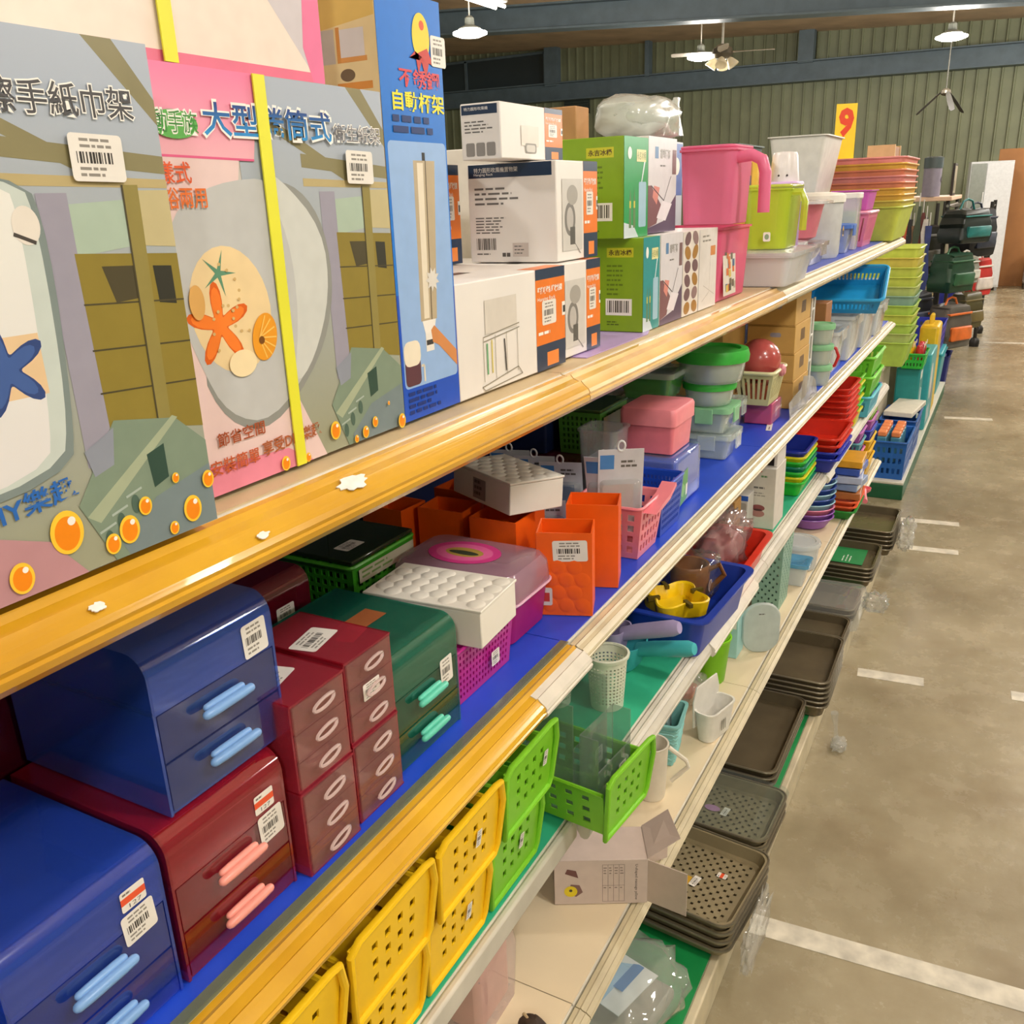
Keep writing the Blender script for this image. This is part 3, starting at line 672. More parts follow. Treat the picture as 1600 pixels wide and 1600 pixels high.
# ---- white hanging rack cartons with orange bands
def rack_carton(X, Y, Z, wd, dp, ht, label, pic, band=.3, side_txt=False):
    t = carton('hanging_rack_carton', label, 'carton', X, Y, Z, wd, dp, ht, WHITE_C, group='white cartons with orange bands')
    w_, h_ = wd * 1000, ht * 1000; p = front(wd); a = w_ * (1 - band)
    p.rect(a, 0, w_, h_, ORG); p.rect(a, 0, w_, h_ * .26, NAVY); p.rect(a + (w_ - a) * .35, h_ * .03, a + (w_ - a) * .75, h_ * .17, INK('#f08a3a')); p.rect(a, h_ * .9, w_, h_, NAVY)
    p.text('壁掛吸盤瓶罐收納架', a + (w_ - a) * .06, h_ * .76, (w_ - a) * .85, h_ * .07, WHT, .03); p.text('Hanging Rack', a + (w_ - a) * .06, h_ * .68, (w_ - a) * .6, h_ * .05, WHT)
    p.label(a + (w_ - a) * .2, h_ * .45, (w_ - a) * .48, h_ * .24); p.rect(w_ * .965, h_ * .5, w_, h_ * .64, WHT); p.rect(w_ * .975, h_ * .53, w_, h_ * .6, INK('#3a3a3a'))
    p.lines(a + (w_ - a) * .06, h_ * .36, (w_ - a) * .6, 1, 4, WHT, h_ * .03)
    if pic == 'rack':
        p.rect(w_ * .22, h_ * .52, w_ * .5, h_ * .82, INK('#d6d0c6'))
        for yy in (.5, .46): p.line([(w_ * .2, h_ * yy), (w_ * .52, h_ * (yy + .05))], 1.2, INK('#8e8878'))
        for xx in (.2, .3, .4, .5): p.line([(w_ * xx, h_ * .5), (w_ * xx, h_ * .1)], .9, INK('#9a9484'))
        p.line([(w_ * .23, h_ * .44), (w_ * .23, h_ * .16)], 3, INK('#6fae7c')); p.line([(w_ * .27, h_ * .46), (w_ * .27, h_ * .16)], 2, INK('#d7c84a')); p.line([(w_ * .38, h_ * .44), (w_ * .39, h_ * .14)], 2.4, INK('#2a2826'))
        p.line([(w_ * .18, h_ * .06), (w_ * .5, h_ * .14), (w_ * .54, h_ * .06), (w_ * .2, 0.02 * h_), (w_ * .18, h_ * .06)], 1.2, INK('#8e8878'))
    elif pic == 'dryer':
        p.rect(w_ * .12, h_ * .1, w_ * .6, h_ * .82, INK('#cfccc6')); p.ell(w_ * .3, h_ * .42, w_ * .13, h_ * .17, INK('#7d7a76')); p.ell(w_ * .3, h_ * .42, w_ * .08, h_ * .12, INK('#b9b5b0')); p.rect(w_ * .3, h_ * .16, w_ * .42, h_ * .34, INK('#5a5854')); p.ell(w_ * .36, h_ * .66, w_ * .13, h_ * .1, INK('#a5a19a')); p.line([(w_ * .4, h_ * .18), (w_ * .55, h_ * .06)], 1.2, INK('#6a6763'))
    else:
        p.rect(w_ * .3, h_ * .25, w_ * .58, h_ * .62, INK('#d9d2c6')); p.rr(w_ * .36, h_ * .12, w_ * .54, h_ * .3, 3, INK('#8b867c')); p.rr(w_ * .38, h_ * .14, w_ * .52, h_ * .27, 3, INK('#c9c4ba'))
    p.build('front_print', t)
    p = side(wd, dp); d_ = dp * 1000
    if side_txt:
        p.rect(2, h_ * .86, d_ - 6, h_ - 1, NAVY); p.text('特力圓形吹風機置物架', d_ * .08, h_ * .91, d_ * .5, h_ * .05, WHT); p.text('Hanging Rack', d_ * .08, h_ * .875, d_ * .22, h_ * .03, WHT)
        p.lines(d_ * .08, h_ * .74, d_ * .5, 4, h_ * .05, GREYT, h_ * .02, 3); p.lines(d_ * .08, h_ * .45, d_ * .38, 6, h_ * .03, GREYT, h_ * .012, 6)
        p.bars(d_ * .08, h_ * .13, d_ * .24, h_ * .12, INK('#5b544c')); p.lines(d_ * .08, h_ * .08, d_ * .24, 1, 3, GREYT, h_ * .014)
        p.rect(d_ * .5, h_ * .06, d_ * .68, h_ * .2, INK('#c9bfb8')); p.lines(d_ * .52, h_ * .16, d_ * .14, 3, h_ * .035, GREYT, h_ * .012)
        for q in range(2): p.rect(d_ * (.38 + q * .05), h_ * .06, d_ * (.42 + q * .05), h_ * .1, INK('#55504c'))
    else:
        p.rect(2, h_ * .8, d_ - 4, h_ - 2, NAVY); p.text('特力圓形吹風機', d_ * .1, h_ * .87, d_ * .6, h_ * .06, WHT); p.lines(d_ * .1, h_ * .66, d_ * .7, 4, h_ * .06, GREYT, h_ * .022, 3)
        for q in range(3): p.rr(d_ * (.12 + q * .26), h_ * .06, d_ * (.34 + q * .26), h_ * .3, 2, INK('#8e8a86'))
    p.build('side_print', t)
    p = top(wd, ht); p.rect(w_ * .7, 0, w_, d_ * .12, ORG); p.build('top_band', t); p = top(wd, ht); p.rect(w_ * .1, d_ * .3, w_ * .55, d_ * .38, INK('#55514e')); p.build('tape_strip', t)
    return t
rack_carton(-.5, .927, S1 + .003, .262, .22, .122, 'wide white carton with wire rack picture at the front beside the blue box', 'rack', .31)
rack_carton(-.51, 1.13, S1 + .003, .132, .22, .122, 'lower white carton with hair dryer holder picture below a matching carton', 'dryer', .36)
rack_carton(-.522, 1.15, S1 + .1265, .13, .13, .124, 'white carton with large navy headed side panel stacked on two cartons', 'dryer', .36, True)
rack_carton(-.66, 1.0, S1 + .1265, .15, .16, .124, 'white carton set back behind the navy headed carton', 'dryer', .3, False)
rack_carton(-.556, 1.092, S1 + .2522, .17, .055, .063, 'small white carton with orange end topmost on the rack cartons', 'hook', .31)
# lavender sheet lining the shelf under the cartons
mb = MB(); mb.prism([(-.13, -.004), (.1, -.006), (.16, .012), (.16, .1), (-.13, .1)], 'z', 0, .0012)
t = T('lavender_sheet', 'thin lavender plastic sheet lying under the orange banded and green cartons', 'sheet', -.495, 1.235, S1 + .0004); mb.build('sheet', PL('#b49ad0', .4, .05), t, smooth=False)

# ---- ice bucket boxes
def ice_box(X, Y, Z, wd, dp, ht, fh, label):
    t = carton('ice_bucket_box', label, 'box', X, Y, Z, wd, dp, ht, PL('#7da018', .4, .06, 14.0), group='ice bucket boxes')
    d_, h_, w_ = dp * 1000, ht * 1000, wd * 1000
    p = side(wd, dp); p.rect(1, 1, d_ - 1, h_ - 1, INK('#84a81c')); a = d_ - 74
    p.rect(a + 14, h_ * .8, a + 58, h_ * .9, INK('#c9c82c')); p.text('永吉冰桶', a + 17, h_ * .82, 38, h_ * .06, INK('#5b4a1c'), .03)
    p.lines(a + 14, h_ * .7, 30, 7, h_ * .05, INK('#5f7a14'), h_ * .02, 5); p.rect(a + 12, h_ * .18, a + 56, h_ * .36, WHT); p.bars(a + 15, h_ * .21, 38, h_ * .13, INK('#4a4438')); p.lines(a + 14, h_ * .1, 26, 2, 4, INK('#4f6612'), 2)
    p.build('side_print', t)
    p = front(wd); p.rect(0, 0, w_, h_, INK(fh)); p.poly([(0, 0), (w_ * .6, 0), (w_ * .4, h_ * .12), (0, h_ * .16)], INK('#cfdce4'))
    for q in (.25, .42): p.poly([(w_ * (q - .05), h_ * .1), (w_ * (q + .05), h_ * .1), (w_ * (q + .04), h_ * .34), (w_ * q, h_ * .5), (w_ * (q - .04), h_ * .34)], INK('#5d7f54')); p.rect(w_ * (q - .03), h_ * .3, w_ * (q + .03), h_ * .37, INK('#d7c84a'))
    p.rr(w_ * .6, h_ * .1, w_ * .92, h_ * .56, 3, INK('#9fc4d8')); p.poly([(w_ * .7, h_ * .56), (w_ * .74, h_ * .56), (w_ * .9, h_ * .8), (w_ * .84, h_ * .8)], INK('#dfe9ee')); p.rect(w_ * .5, h_ * .76, w_ * .9, h_ * .88, INK('#e6dfa0')); p.text('永吉冰桶', w_ * .52, h_ * .78, w_ * .36, h_ * .08, INK('#54703c')); p.ell(w_ * .22, h_ * .84, w_ * .08, h_ * .06, WHT)
    p.build('front_print', t)
ice_box(-.5, 1.3775, S1 + .002, .073, .14, .142, '#1a8f92', 'lower green ice bucket box with teal front on top shelf')
ice_box(-.52, 1.36, S1 + .1445, .1, .14, .143, '#189a52', 'upper green ice bucket box with emerald front on top shelf')
# ---- wine glass boxes and pattern boxes
def print_box(name, label, X, Y, Z, wd, dp, ht, kind, body='#e0dcda', cat='box', group=None):
    t = carton(name, label, cat, X, Y, Z, wd, dp, ht, PL(body, .4, .05, 14.0), group=group)
    w_, h_ = wd * 1000, ht * 1000; p = front(wd)
    if kind == 'glass':
        p.rect(0, 0, w_, h_, INK('#d9d6dc')); p.poly([(0, 0), (w_, 0), (w_, h_ * .4), (w_ * .8, h_ * .3), (w_ * .55, h_ * .12), (0, h_ * .06)], INK('#56405f')); p.poly([(0, h_ * .06), (w_ * .3, h_ * .1), (w_ * .45, h_ * .3), (w_ * .1, h_ * .5), (0, h_ * .5)], INK('#7d5058')); p.poly([(w_ * .15, h_ * .38), (w_ * .3, h_ * .3), (w_ * .4, h_ * .48), (w_ * .2, h_ * .5)], INK('#d98a80'))
        p.poly([(w_ * .3, h_ * .16), (w_ * .62, h_ * .12), (w_ * .85, h_ * .3), (w_ * .5, h_ * .34)], INK('#e9e2ea')); p.line([(w_ * .1, h_ * .5), (w_ * .55, h_ * .34), (w_ * .8, h_ * .6)], 1.8, INK('#3c3340'))
        p.rect(w_ * .22, h_ * .78, w_ * .34, h_ * .9, INK('#5a86b4')); p.text('葡萄酒杯', w_ * .4, h_ * .78, w_ * .36, h_ * .1, INK('#a9a6a4'), .04); p.lines(w_ * .4, h_ * .7, w_ * .3, 1, 3, GREYT, 2); p.rect(w_ * .84, h_ * .62, w_ * .98, h_ * .88, INK('#7b5a5e'))
    elif kind == 'leaf':
        p.rect(0, 0, w_, h_, INK('#e3dcd4')); rg = random.Random(3)
        for r_ in range(6):
            for c_ in range(2): p.ell(w_ * (.28 + .48 * c_), h_ * (.09 + .165 * r_), w_ * .19, h_ * .075, INK(rg.choice(('#8d6f72', '#a5742c', '#9a8a48', '#6f4f58'))), rg.uniform(-.6, .6))
    elif kind == 'line':
        p.rect(0, 0, w_, h_, INK('#e4dfdb')); p.line([(w_ * .2, h_ * .1), (w_ * .6, h_ * .2), (w_ * .62, h_ * .7)], 1, INK('#a9a49e')); p.line([(w_ * .25, h_ * .3), (w_ * .9, h_ * .15)], 1, INK('#b3aea8')); p.rect(w_ * .62, h_ * .66, w_ * .9, h_ * .78, INK('#d78a4a')); p.lines(w_ * .15, h_ * .9, w_ * .6, 2, 8, INK('#8d8882'), 3)
    elif kind == 'photo':
        p.rect(w_ * .1, h_ * .05, w_ * .62, h_ * .95, INK('#d9d2c4')); rg = random.Random(8)
        for q in range(16): x = w_ * rg.uniform(.12, .5); y = h_ * rg.uniform(.08, .8); p.rect(x, y, x + w_ * .11, y + h_ * .12, INK(rg.choice(('#6a5a48', '#3f5f8c', '#d9c05a', '#d8702c', '#b9b2a4', '#4a4a3c', '#8aa07c'))))
    p.build('front_print', t)
    return t
print_box('wine_glass_box', 'lower white wine glass box with dark glass picture between green and leaf boxes', -.5, 1.474, S1 + .002, .11, .13, .143, 'glass', group='wine glass boxes')
print_box('wine_glass_box', 'upper white wine glass box stacked beside the emerald ice bucket box', -.522, 1.484, S1 + .1465, .135, .12, .145, 'glass', group='wine glass boxes')
print_box('leaf_pattern_box', 'narrow box with brown and mustard leaf pattern on top shelf', -.5, 1.577, S1 + .002, .088, .13, .142, 'leaf')
print_box('line_drawing_box', 'white box with pale line drawing and orange label on top shelf', -.5, 1.68, S1 + .002, .108, .13, .142, 'line')
# pink translucent jug and bin
PINK = PL('#f27aa2', .3, .05, 10.0, trans=.4); PINKL = PL('#f692ba', .3, .05, 10.0, trans=.45)
t = T('pink_bin', 'deep pink plastic bin with photo label under the pink jug', 'bin', -.5, 1.87, S1 + .001)
tub('body', PINK, t, .225, .17, .14, .012, .008, .003, .004)
p = Pr((-.1125, -.0005, 0), (1, 0, 0), (0, .05, 1)); p.k = 1.0
p.rect(30, 10, 120, 128, INK('#e0dace')); rg = random.Random(8)
for q in range(20): x = rg.uniform(32, 104); y = rg.uniform(14, 110); p.rect(x, y, x + 15, y + 14, INK(rg.choice(('#6a5a48', '#3f5f8c', '#d9c05a', '#d8702c', '#b9b2a4', '#4a4a3c', '#8aa07c'))))
p.build('photo_label', t)
t = T('pink_jug', 'large square translucent pink jug with loop handle on top of the bins', 'jug', -.475, 1.81, S1 + .1475)
tub('body', PINKL, t, .15, .105, .135, .02, .006, .003, .003)
mb = MB(); mb.tube([(-.04, .01, .118), (-.04, -.025, .121), (-.04, -.043, .112), (-.04, -.05, .09), (-.04, -.05, .02)], .011, seg=10); mb.build('handle', PINKL, t)
MB().prism(rrect(.152, .107, .02, 4, 0, .0525), 'z', .1355, .141).build('lid', PINKL, t, bevel=.002)
# plastic wrapped pieces on top of the boxes
FILM = CL('#e9efe9', .42, .2, surf='#e6ebe4')
t = T('wrapped_pack', 'bulky white plastic wrapped pack lying on the wine glass boxes', 'pack', -.55, 1.57, S1 + .296)
blob('pack', PL('#d8ddd6', .4, .1, 14.0, trans=.3), t, .075, .05, .03, .2, 1.6, 3, -.03, .05, .028); blob('film', FILM, t, .11, .055, .035, .16, 2.0, 8, .01, .05, .034)
MB().loft([[(x, y, z) for x, y in rrect(a_, b_, .01, 3, cx_, .03)] for a_, b_, cx_, z in ((.05, .03, .13, .01), (.03, .02, .135, .04), (.02, .012, .14, .065), (.025, .008, .15, .075))]).build('film_tail', FILM, t)
t = carton('small_carton', 'small plain brown carton behind the white wrapped pack on the top', 'carton', -.63, 1.41, S1 + .29, .05, .06, .05, PL('#b98a5c', .7, .1))
p = top(.05, .05); p.rect(5, 5, 45, 55, INK('#7a5535')); p.build('open_top', t)
t = carton('flat_white_lid', 'flat white lid box lying behind the emerald ice bucket box', 'box', -.66, 1.27, S1 + .003, .12, .12, .275, PL('#e8e4da', .5))
p = front(.12); p.rect(8, 20, 112, 255, INK('#cfd8d4')); p.lines(15, 240, 80, 4, 12, GREYT, 4); p.build('front_print', t)
t = T('aqua_canister', 'pale aqua canister standing behind the tall blue box', 'canister', -.80, .842, S1 + .001); MB().lathe([(.05, 0), (.055, .01), (.055, .25), (.05, .255), (.05, .27), (.02, .275)], cx=0, cy=0).build('body', PL('#a8d4d4', .35, trans=.3), t); MB().lathe([(.057, .245), (.057, .28), (.04, .285)], cx=0, cy=0).build('lid', PL('#cfe4e2', .35), t)
t = carton('blue_print_box', 'small white and blue printed box behind the pink jug top', 'box', -.68, 2.0, S1 + .003, .13, .08, .31, PL('#c9d4e6', .4))
p = front(.13); p.rect(4, 200, 126, 306, INK('#5a78c0')); p.ell(40, 270, 22, 20, INK('#e8c8c0')); p.ell(88, 260, 20, 18, WHT); p.build('front_print', t)
t = carton('yellow_toy_box', 'yellow printed box standing behind the pink jug handle', 'box', -.585, 2.40, S1 + .003, .08, .07, .29, PL('#edc24a', .4))
p = side(.08, .07); p.rect(40, 200, 56, 270, INK('#c98a54')); p.rect(42, 210, 54, 240, INK('#6a6a74')); p.build('front_print', t)
# lime jug standing on a clear bin
CLEARW = CL('#f8fafb', .5, .2, surf='#f6f7fb'); CLEARL = CL('#e4f070', .5, .2, surf='#d8ec50')
t = T('clear_storage_bin', 'large frosted clear bin carrying the lime jug', 'bin', -.435, 2.21, S1 + .001)
tub('body', CLEARW, t, .26, .17, .068, .02, .012, .002, .005); MB().loft([[(x, y, z) for x, y in rrect(a_, b_, .02, 4, 0, .085)] for a_, b_, z in ((.272, .182, .068), (.272, .182, .074), (.24, .15, .078))]).build('lid', CLEARW, t)
t = T('lime_jug', 'translucent lime green jug standing on the frosted clear bin', 'jug', -.452, 2.19, S1 + .0805)
tub('body', CLEARL, t, .16, .105, .13, .025, .008, .003, .003); MB().prism(rrect(.165, .11, .025, 4, 0, .0525), 'z', .131, .138).build('lid', CLEARL, t, bevel=.003)
MB().tube([(-.05, .01, .12), (-.05, -.02, .12), (-.05, -.028, .1), (-.05, -.026, .04)], .008, seg=8).build('handle', CLEARL, t)
p = Pr((-.08, .1, 0), (0, -1, 0), (0, 0, 1)); p.k = 1.5; p.rr(48, 18, 64, 38, 3, WHT); p.ell(56, 28, 5, 6, INK('#8fae8c')); p.build('sticker', t)
t = T('lavender_tub', 'lavender lidded tub behind the lime jug', 'tub', -.492, 2.415, S1 + .001); tub('body', PL('#c9a6dc', .35, trans=.3), t, .085, .08, .21, .015, .004, .003, .002); MB().prism(rrect(.09, .084, .015, 4, 0, .04), 'z', .2105, .225).build('lid', PL('#d8b8ea', .35), t, bevel=.004)
t = T('white_jar', 'white lidded jar with a small face standing on the lavender tub', 'jar', -.495, 2.415, S1 + .2255); MB().lathe([(.036, 0), (.036, .004), (.03, .062), (.027, .068), (.01, .07)], cx=0, cy=.038).build('body', PL('#e4dfe0', .35), t)
for s_ in (-1, 1): MB().lathe([(.001, .012), (.003, .0145), (.001, .017)], cx=-.0335, cy=.034 + s_ * .01, seg=8).build('eye', PL('#2a2626', .4), t)
# clear and pink food boxes
def food_box(X, Y, Z, wd, dp, ht, mb_, ml_, label, clips=True, yaw=0, name='food_box', cat='food box'):
    t = T(name, label, cat, X, Y, Z, yaw)
    tub('body', mb_, t, wd, dp, ht, .015, .012, .002, .004)
    MB().loft([[(x, y, z) for x, y in rrect(a_, b_, .016, 4, 0, dp / 2)] for a_, b_, z in ((wd + .014, dp + .014, ht - .006), (wd + .014, dp + .014, ht + .006), (wd - .02, dp - .02, ht + .008), (wd - .03, dp - .03, ht + .004))]).build('lid', ml_, t)
    if clips:
        for s_ in (-1, 1): MB().box(s_ * (wd / 2 + .007) - .003, dp * .3, ht - .03, s_ * (wd / 2 + .007) + .003, dp * .7, ht + .004).build('clip', ml_, t, bevel=.001)
        MB().box(-wd * .2, -.01, ht - .03, wd * .2, -.006, ht + .004).build('clip', ml_, t, bevel=.001)
    return t
CLR = CL('#fafcfc', .3, .1, surf='#f4f6f8'); MILK = PL('#e4e4e0', .35, trans=.3)
food_box(-.5, 2.53, S1 + .001, .08, .06, .07, CLR, CLEARW, 'low clear clip lid box beside the frosted bin on top shelf')
food_box(-.5, 2.79, S1 + .001, .2, .12, .055, CLR, CL('#f0e6e4', .3, .12), 'clear clip lid food box under the pink bowl on top shelf')
t = T('pink_bowl', 'pink plastic bowl tucked in a clear container on top shelf', 'bowl', -.5, 2.80, S1 + .0655); MB().lathe([(.05, 0), (.07, .01), (.085, .09), (.088, .1), (.084, .1), (.066, .012), (.02, .008)], cx=0, cy=.09, sx=1.25).build('body', PL('#ee8fa0', .35, trans=.3), t)
MB().loft([[(x, y, z) for x, y in rrect(a_, a_, .02, 4, 0, .09)] for a_, z in ((.2, .101), (.2, .108), (.17, .112))]).build('lid', CLEARW, t)
t = T('clear_tall_bin', 'tall clear bin with lid between the lime jug and pink bowl', 'bin', -.575, 2.6, S1 + .001); tub('body', CLR, t, .16, .12, .15, .02, .014, .002, .005); MB().prism(rrect(.18, .13, .02, 4, 0, .06), 'z', .15, .158).build('lid', CLEARW, t, bevel=.003)
t = T('white_canister', 'white oval canister with domed lid and bear sticker on top shelf', 'canister', -.5, 3.06, S1 + .001); MB().lathe([(.07, 0), (.075, .01), (.08, .17), (.07, .172)], cx=0, cy=.07, sx=1.2).build('body', PL('#e6e9ea', .35, trans=.25), t)
MB().lathe([(.085, .165), (.085, .185), (.075, .192), (.03, .196)], cx=0, cy=.07, sx=1.2).build('lid', PL('#efeee6', .35), t)
p = front(.1, .012); p.ell(70, 78, 12, 16, INK('#e0b030')); p.rect(58, 68, 82, 80, INK('#4a3a28')); p.build('sticker', t)
t = T('round_white_tub', 'round cream tub with little eyes behind the pink bowl lid', 'tub', -.66, 3.26, S1 + .001); MB().lathe([(.09, 0), (.1, .02), (.105, .16), (.09, .165), (.03, .17)], cx=0, cy=.1).build('body', PL('#ece8dc', .4), t); MB().lathe([(.109, .15), (.109, .17), (.08, .18)], cx=0, cy=.1).build('lid', PL('#f0ead8', .4), t)
food_box(-.495, 3.30, S1 + .001, .12, .09, .085, CL('#c4d4f2', .45, .15, surf='#b9c8ec'), PL('#5a86dc', .35, trans=.2), 'small clip lid box with a blue lid at the shelf front')
t = T('clear_canister', 'tall clear square canister with white lid near the pink basket', 'canister', -.5, 3.48, S1 + .001); tub('body', CLR, t, .08, .08, .17, .012, .004, .002, .002); MB().prism(rrect(.085, .085, .012, 4, 0, .04), 'z', .17, .19).build('lid', PL('#f0ece6', .35), t, bevel=.003); MB().box(-.03, .015, .06, .03, .06, .13).build('contents', PL('#8fae8c', .6), t, smooth=False)
t = T('pink_basket', 'pink ribbed plastic basket at the end of top shelf', 'basket', -.485, 3.72, S1 + .001); basket_body(t, .24, .16, .12, PL('#f08fb4', .35, trans=.3), .02, 14, 1, 10, .45, .8); rim_ring(t, .25, .17, .12, PL('#f7a9c8', .35), .006, .02)
t = T('magenta_tub', 'orchid pink handled tub standing on the pink basket', 'tub', -.49, 3.7, S1 + .128); tub('body', PL('#d86ac8', .35, trans=.2), t, .2, .13, .07, .012, .01, .003, .006); MB().tube([(.1, .05, .065), (.15, .05, .065), (.15, .09, .065), (.1, .09, .065)], .006).build('handle', PL('#d86ac8', .35), t)
# nested storage tubs and the aisle sign
def stack(name, label, cat, group, X, Y, Z, n, dz, wd, dp, ht, cols, r=.02, tap=.015, yaw=0, rim=.006, trans=.3, jit=.0003):
    proto = {}
    rg = random.Random(n)
    for k in range(n):
        c = cols[k % len(cols)]
        lab = label(k, n) if callable(label) else label
        x, y = X + rg.uniform(-jit, jit), Y + rg.uniform(-jit, jit)
        if c not in proto:
            t = T(name, lab, cat, x, y, Z + k * dz, yaw, group); tub('body', PL(c, .35, trans=trans), t, wd, dp, ht, r, tap, .0025, rim); rim_ring(t, wd + rim, dp + rim, ht - .002, PL(c, .3, trans=trans), .004, r + rim, 'rim', dp / 2); proto[c] = t
        else: copy_tree(proto[c], x, y, Z + k * dz, yaw, lab)
CN = {'#f4a9a4': 'salmon pink', '#f3c95a': 'amber yellow', '#f2a07c': 'peach orange', '#e9dc6a': 'pale yellow', '#dce86a': 'lime yellow', '#cfe08a': 'pale lime', '#9fc6b4': 'sea green', '#c8e86a': 'bright lime'}
ORD = ('first', 'second', 'third', 'fourth', 'fifth', 'sixth', 'seventh', 'eighth', 'ninth', 'tenth', 'eleventh')
c1 = ['#dce86a', '#e9dc6a', '#f3c95a', '#f3c95a', '#f2a07c', '#f4a9a4', '#f2a07c', '#f3c95a', '#f4a9a4']
stack('nested_tub', lambda k, n: 'topmost salmon pink tub of the nested pile carrying the number sign' if k == n - 1 else '%s tub, %s from the bottom of the pile below the number sign' % (CN[c1[k]], ORD[k]), 'tub', 'nested tubs below the number sign', -.42, 4.22, S1 + .001, 9, .023, .5, .33, .13, c1, .03, .025)
t = T('aisle_sign', 'tall yellow card sign with a red number standing on the nested tubs', 'sign', -.69, 4.2, S1 + .319, -72)
MB().box(-.041, -.003, 0, .041, .003, .215).build('card', PL('#f5d21c', .4, .04), t, bevel=.001)
p = Pr((-.041, -.0034, 0), (1, 0, 0), (0, 0, 1)); p.text('9', 12, 88, 60, 112, INK('#e0441c'), .045); p.build('number', t)
MB().prism(rrect(.1, .06, .01, 3, 0, 0), 'z', 0, .004).build('foot', PL('#e8c81c', .4), t)
c2 = ['#c8e86a', '#cfe08a', '#c8e86a', '#dce86a', '#c8e86a', '#9fc6b4', '#cfe08a', '#dce86a', '#dce86a', '#e9dc6a', '#dce86a']
stack('nested_tub', lambda k, n: 'topmost lime tub of the pile on the white plinth' if k == n - 1 else '%s tub, %s from the bottom of the pile on the white plinth' % (CN[c2[k]], ORD[k]), 'tub', 'nested tubs on the white plinth', -.47, 5.75, .641, 11, .052, .4, .34, .14, c2, .03, .03)
# white tubs and boxes standing at the back of the end bay
t = T('white_open_tub', 'big white open storage tub tilted behind the sign', 'tub', -.645, 3.72, S1 + .19, 0); tub('body', PL('#dcdcd4', .4), t, .36, .2, .2, .02, .03, .004, .008)
t = carton('white_goods_box', 'tall white goods box supporting the tilted white tub', 'box', -.665, 3.72, S1 + .001, .3, .14, .188, PL('#d9d6cc', .5)); p = front(.3); p.lines(30, 150, 200, 5, 16, GREYT, 6); p.build('front_print', t)
t = carton('grey_white_bin', 'pale grey upright bin behind the number sign', 'bin', -.77, 4.2, S1 + .001, .26, .1, .4, PL('#d4d2cc', .4)); MB().box(-.135, -.006, .36, .135, .106, .402).build('lid', PL('#e2e2de', .4), t, bevel=.004)
t = carton('brown_wood_box', 'open brown wooden box beside the pale grey bin at the shelf end', 'box', -.5, 4.36, S1 + .3185, .168, .1, .045, PL('#9a6a3c', .6, .2)); MB().box(-.1, -.004, .0, -.085, .104, .052).build('end_board', PL('#d8b888', .6), t); MB().box(.085, -.004, .0, .1, .104, .052).build('end_board', PL('#d8b888', .6), t)
t = T('green_dome', 'round green plastic cover behind the clear food boxes', 'cover', -.66, 2.975, S1 + .001); MB().lathe([(.065, 0), (.065, .15), (.06, .19), (.045, .225), (.02, .24)], cx=0, cy=.06).build('body', PL('#3f8a5a', .4), t); MB().lathe([(.068, 0), (.068, .012), (.066, .014)], cx=0, cy=.06).build('rim', PL('#2f6a44', .4), t)
t = T('dark_green_crate', 'dark green crate standing high at the back behind the yellow box', 'crate', -.7, 2.72, S1 + .24); tub('body', PL('#1d4038', .5), t, .3, .12, .09, .01, .01, .004, .006)
t = carton('plain_box', 'plain cream box under the dark green crate', 'box', -.72, 2.75, S1 + .001, .26, .1, .235, PL('#dcd4c0', .5)); p = front(.26); p.lines(20, 190, 150, 4, 16, GREYT, 6); p.build('front_print', t)
# ================================================================== second shelf
def drawer_unit(X, Y, Z, wd, dp, ht, tint, surf, hmat, label, n=2, topf=.36, rr=.02, body=.3, yaw=0, fbody=.14, fh=None, dark='#0e1640'):
    t = T('drawer_box', label, 'drawer box', X, Y, Z, yaw, 'clear tinted drawer boxes')
    M_ = CL(tint, body, .07, surf=surf, spec=2.2); F_ = CL(fh or tint, fbody, .07, surf=surf, spec=2.2); th = .0025; D_ = PL(dark, .3)
    zt = ht * (1 - topf)
    arc = [(rr - rr * math.sin(a * PI / 12), ht - rr + rr * math.cos(a * PI / 12)) for a in range(0, 7)]        # from top to front
    prof = [(dp, 0), (dp, ht)] + arc + [(0, 0)]
    for s_ in (-1, 1):
        x = s_ * (wd / 2 - th / 2); MB().prism(prof, 'x', x - th / 2, x + th / 2).build('side_panel', M_, t, angle=30)
    path = [(dp, ht)] + arc + [(0, zt)]; inn = [(dp, ht - th)] + [(a + th * .7, b - th * .7) for a, b in arc] + [(th, zt)]
    MB().prism(path + inn[::-1], 'x', -wd / 2 + th, wd / 2 - th).build('top_cover', M_, t, angle=30)
    MB().box(-wd / 2 + th, dp - th, 0, wd / 2 - th, dp, ht - th).build('back_panel', M_, t, smooth=False)
    MB().box(-wd / 2 + th, .002, 0, wd / 2 - th, dp - th, th).build('base_panel', M_, t, smooth=False)
    MB().box(-wd / 2 + .0005, .003, zt - .0005, wd / 2 - .0005, dp - th, zt + .002).build('divider', D_, t, smooth=False)
    dh = (zt - th) / n
    for k in range(n):
        z0 = th + k * dh + .001; z1 = z0 + dh - .002
        mb = MB(); a, b = -wd / 2 + th + .001, wd / 2 - th - .001
        mb.box(a, 0, z0, b, .0025, z1); mb.box(a, .0025, z0, a + .002, dp - .01, z1 - .006); mb.box(b - .002, .0025, z0, b, dp - .01, z1 - .006); mb.box(a, dp - .012, z0, b, dp - .01, z1 - .006); mb.box(a, .0025, z0, b, dp - .012, z0 + .002)
        d = mb.build('drawer', F_, t, smooth=False)
        knob_bar(d, 0, (z0 + z1) / 2 + dh * .1, wd * .42, hmat, .0042)
    return t
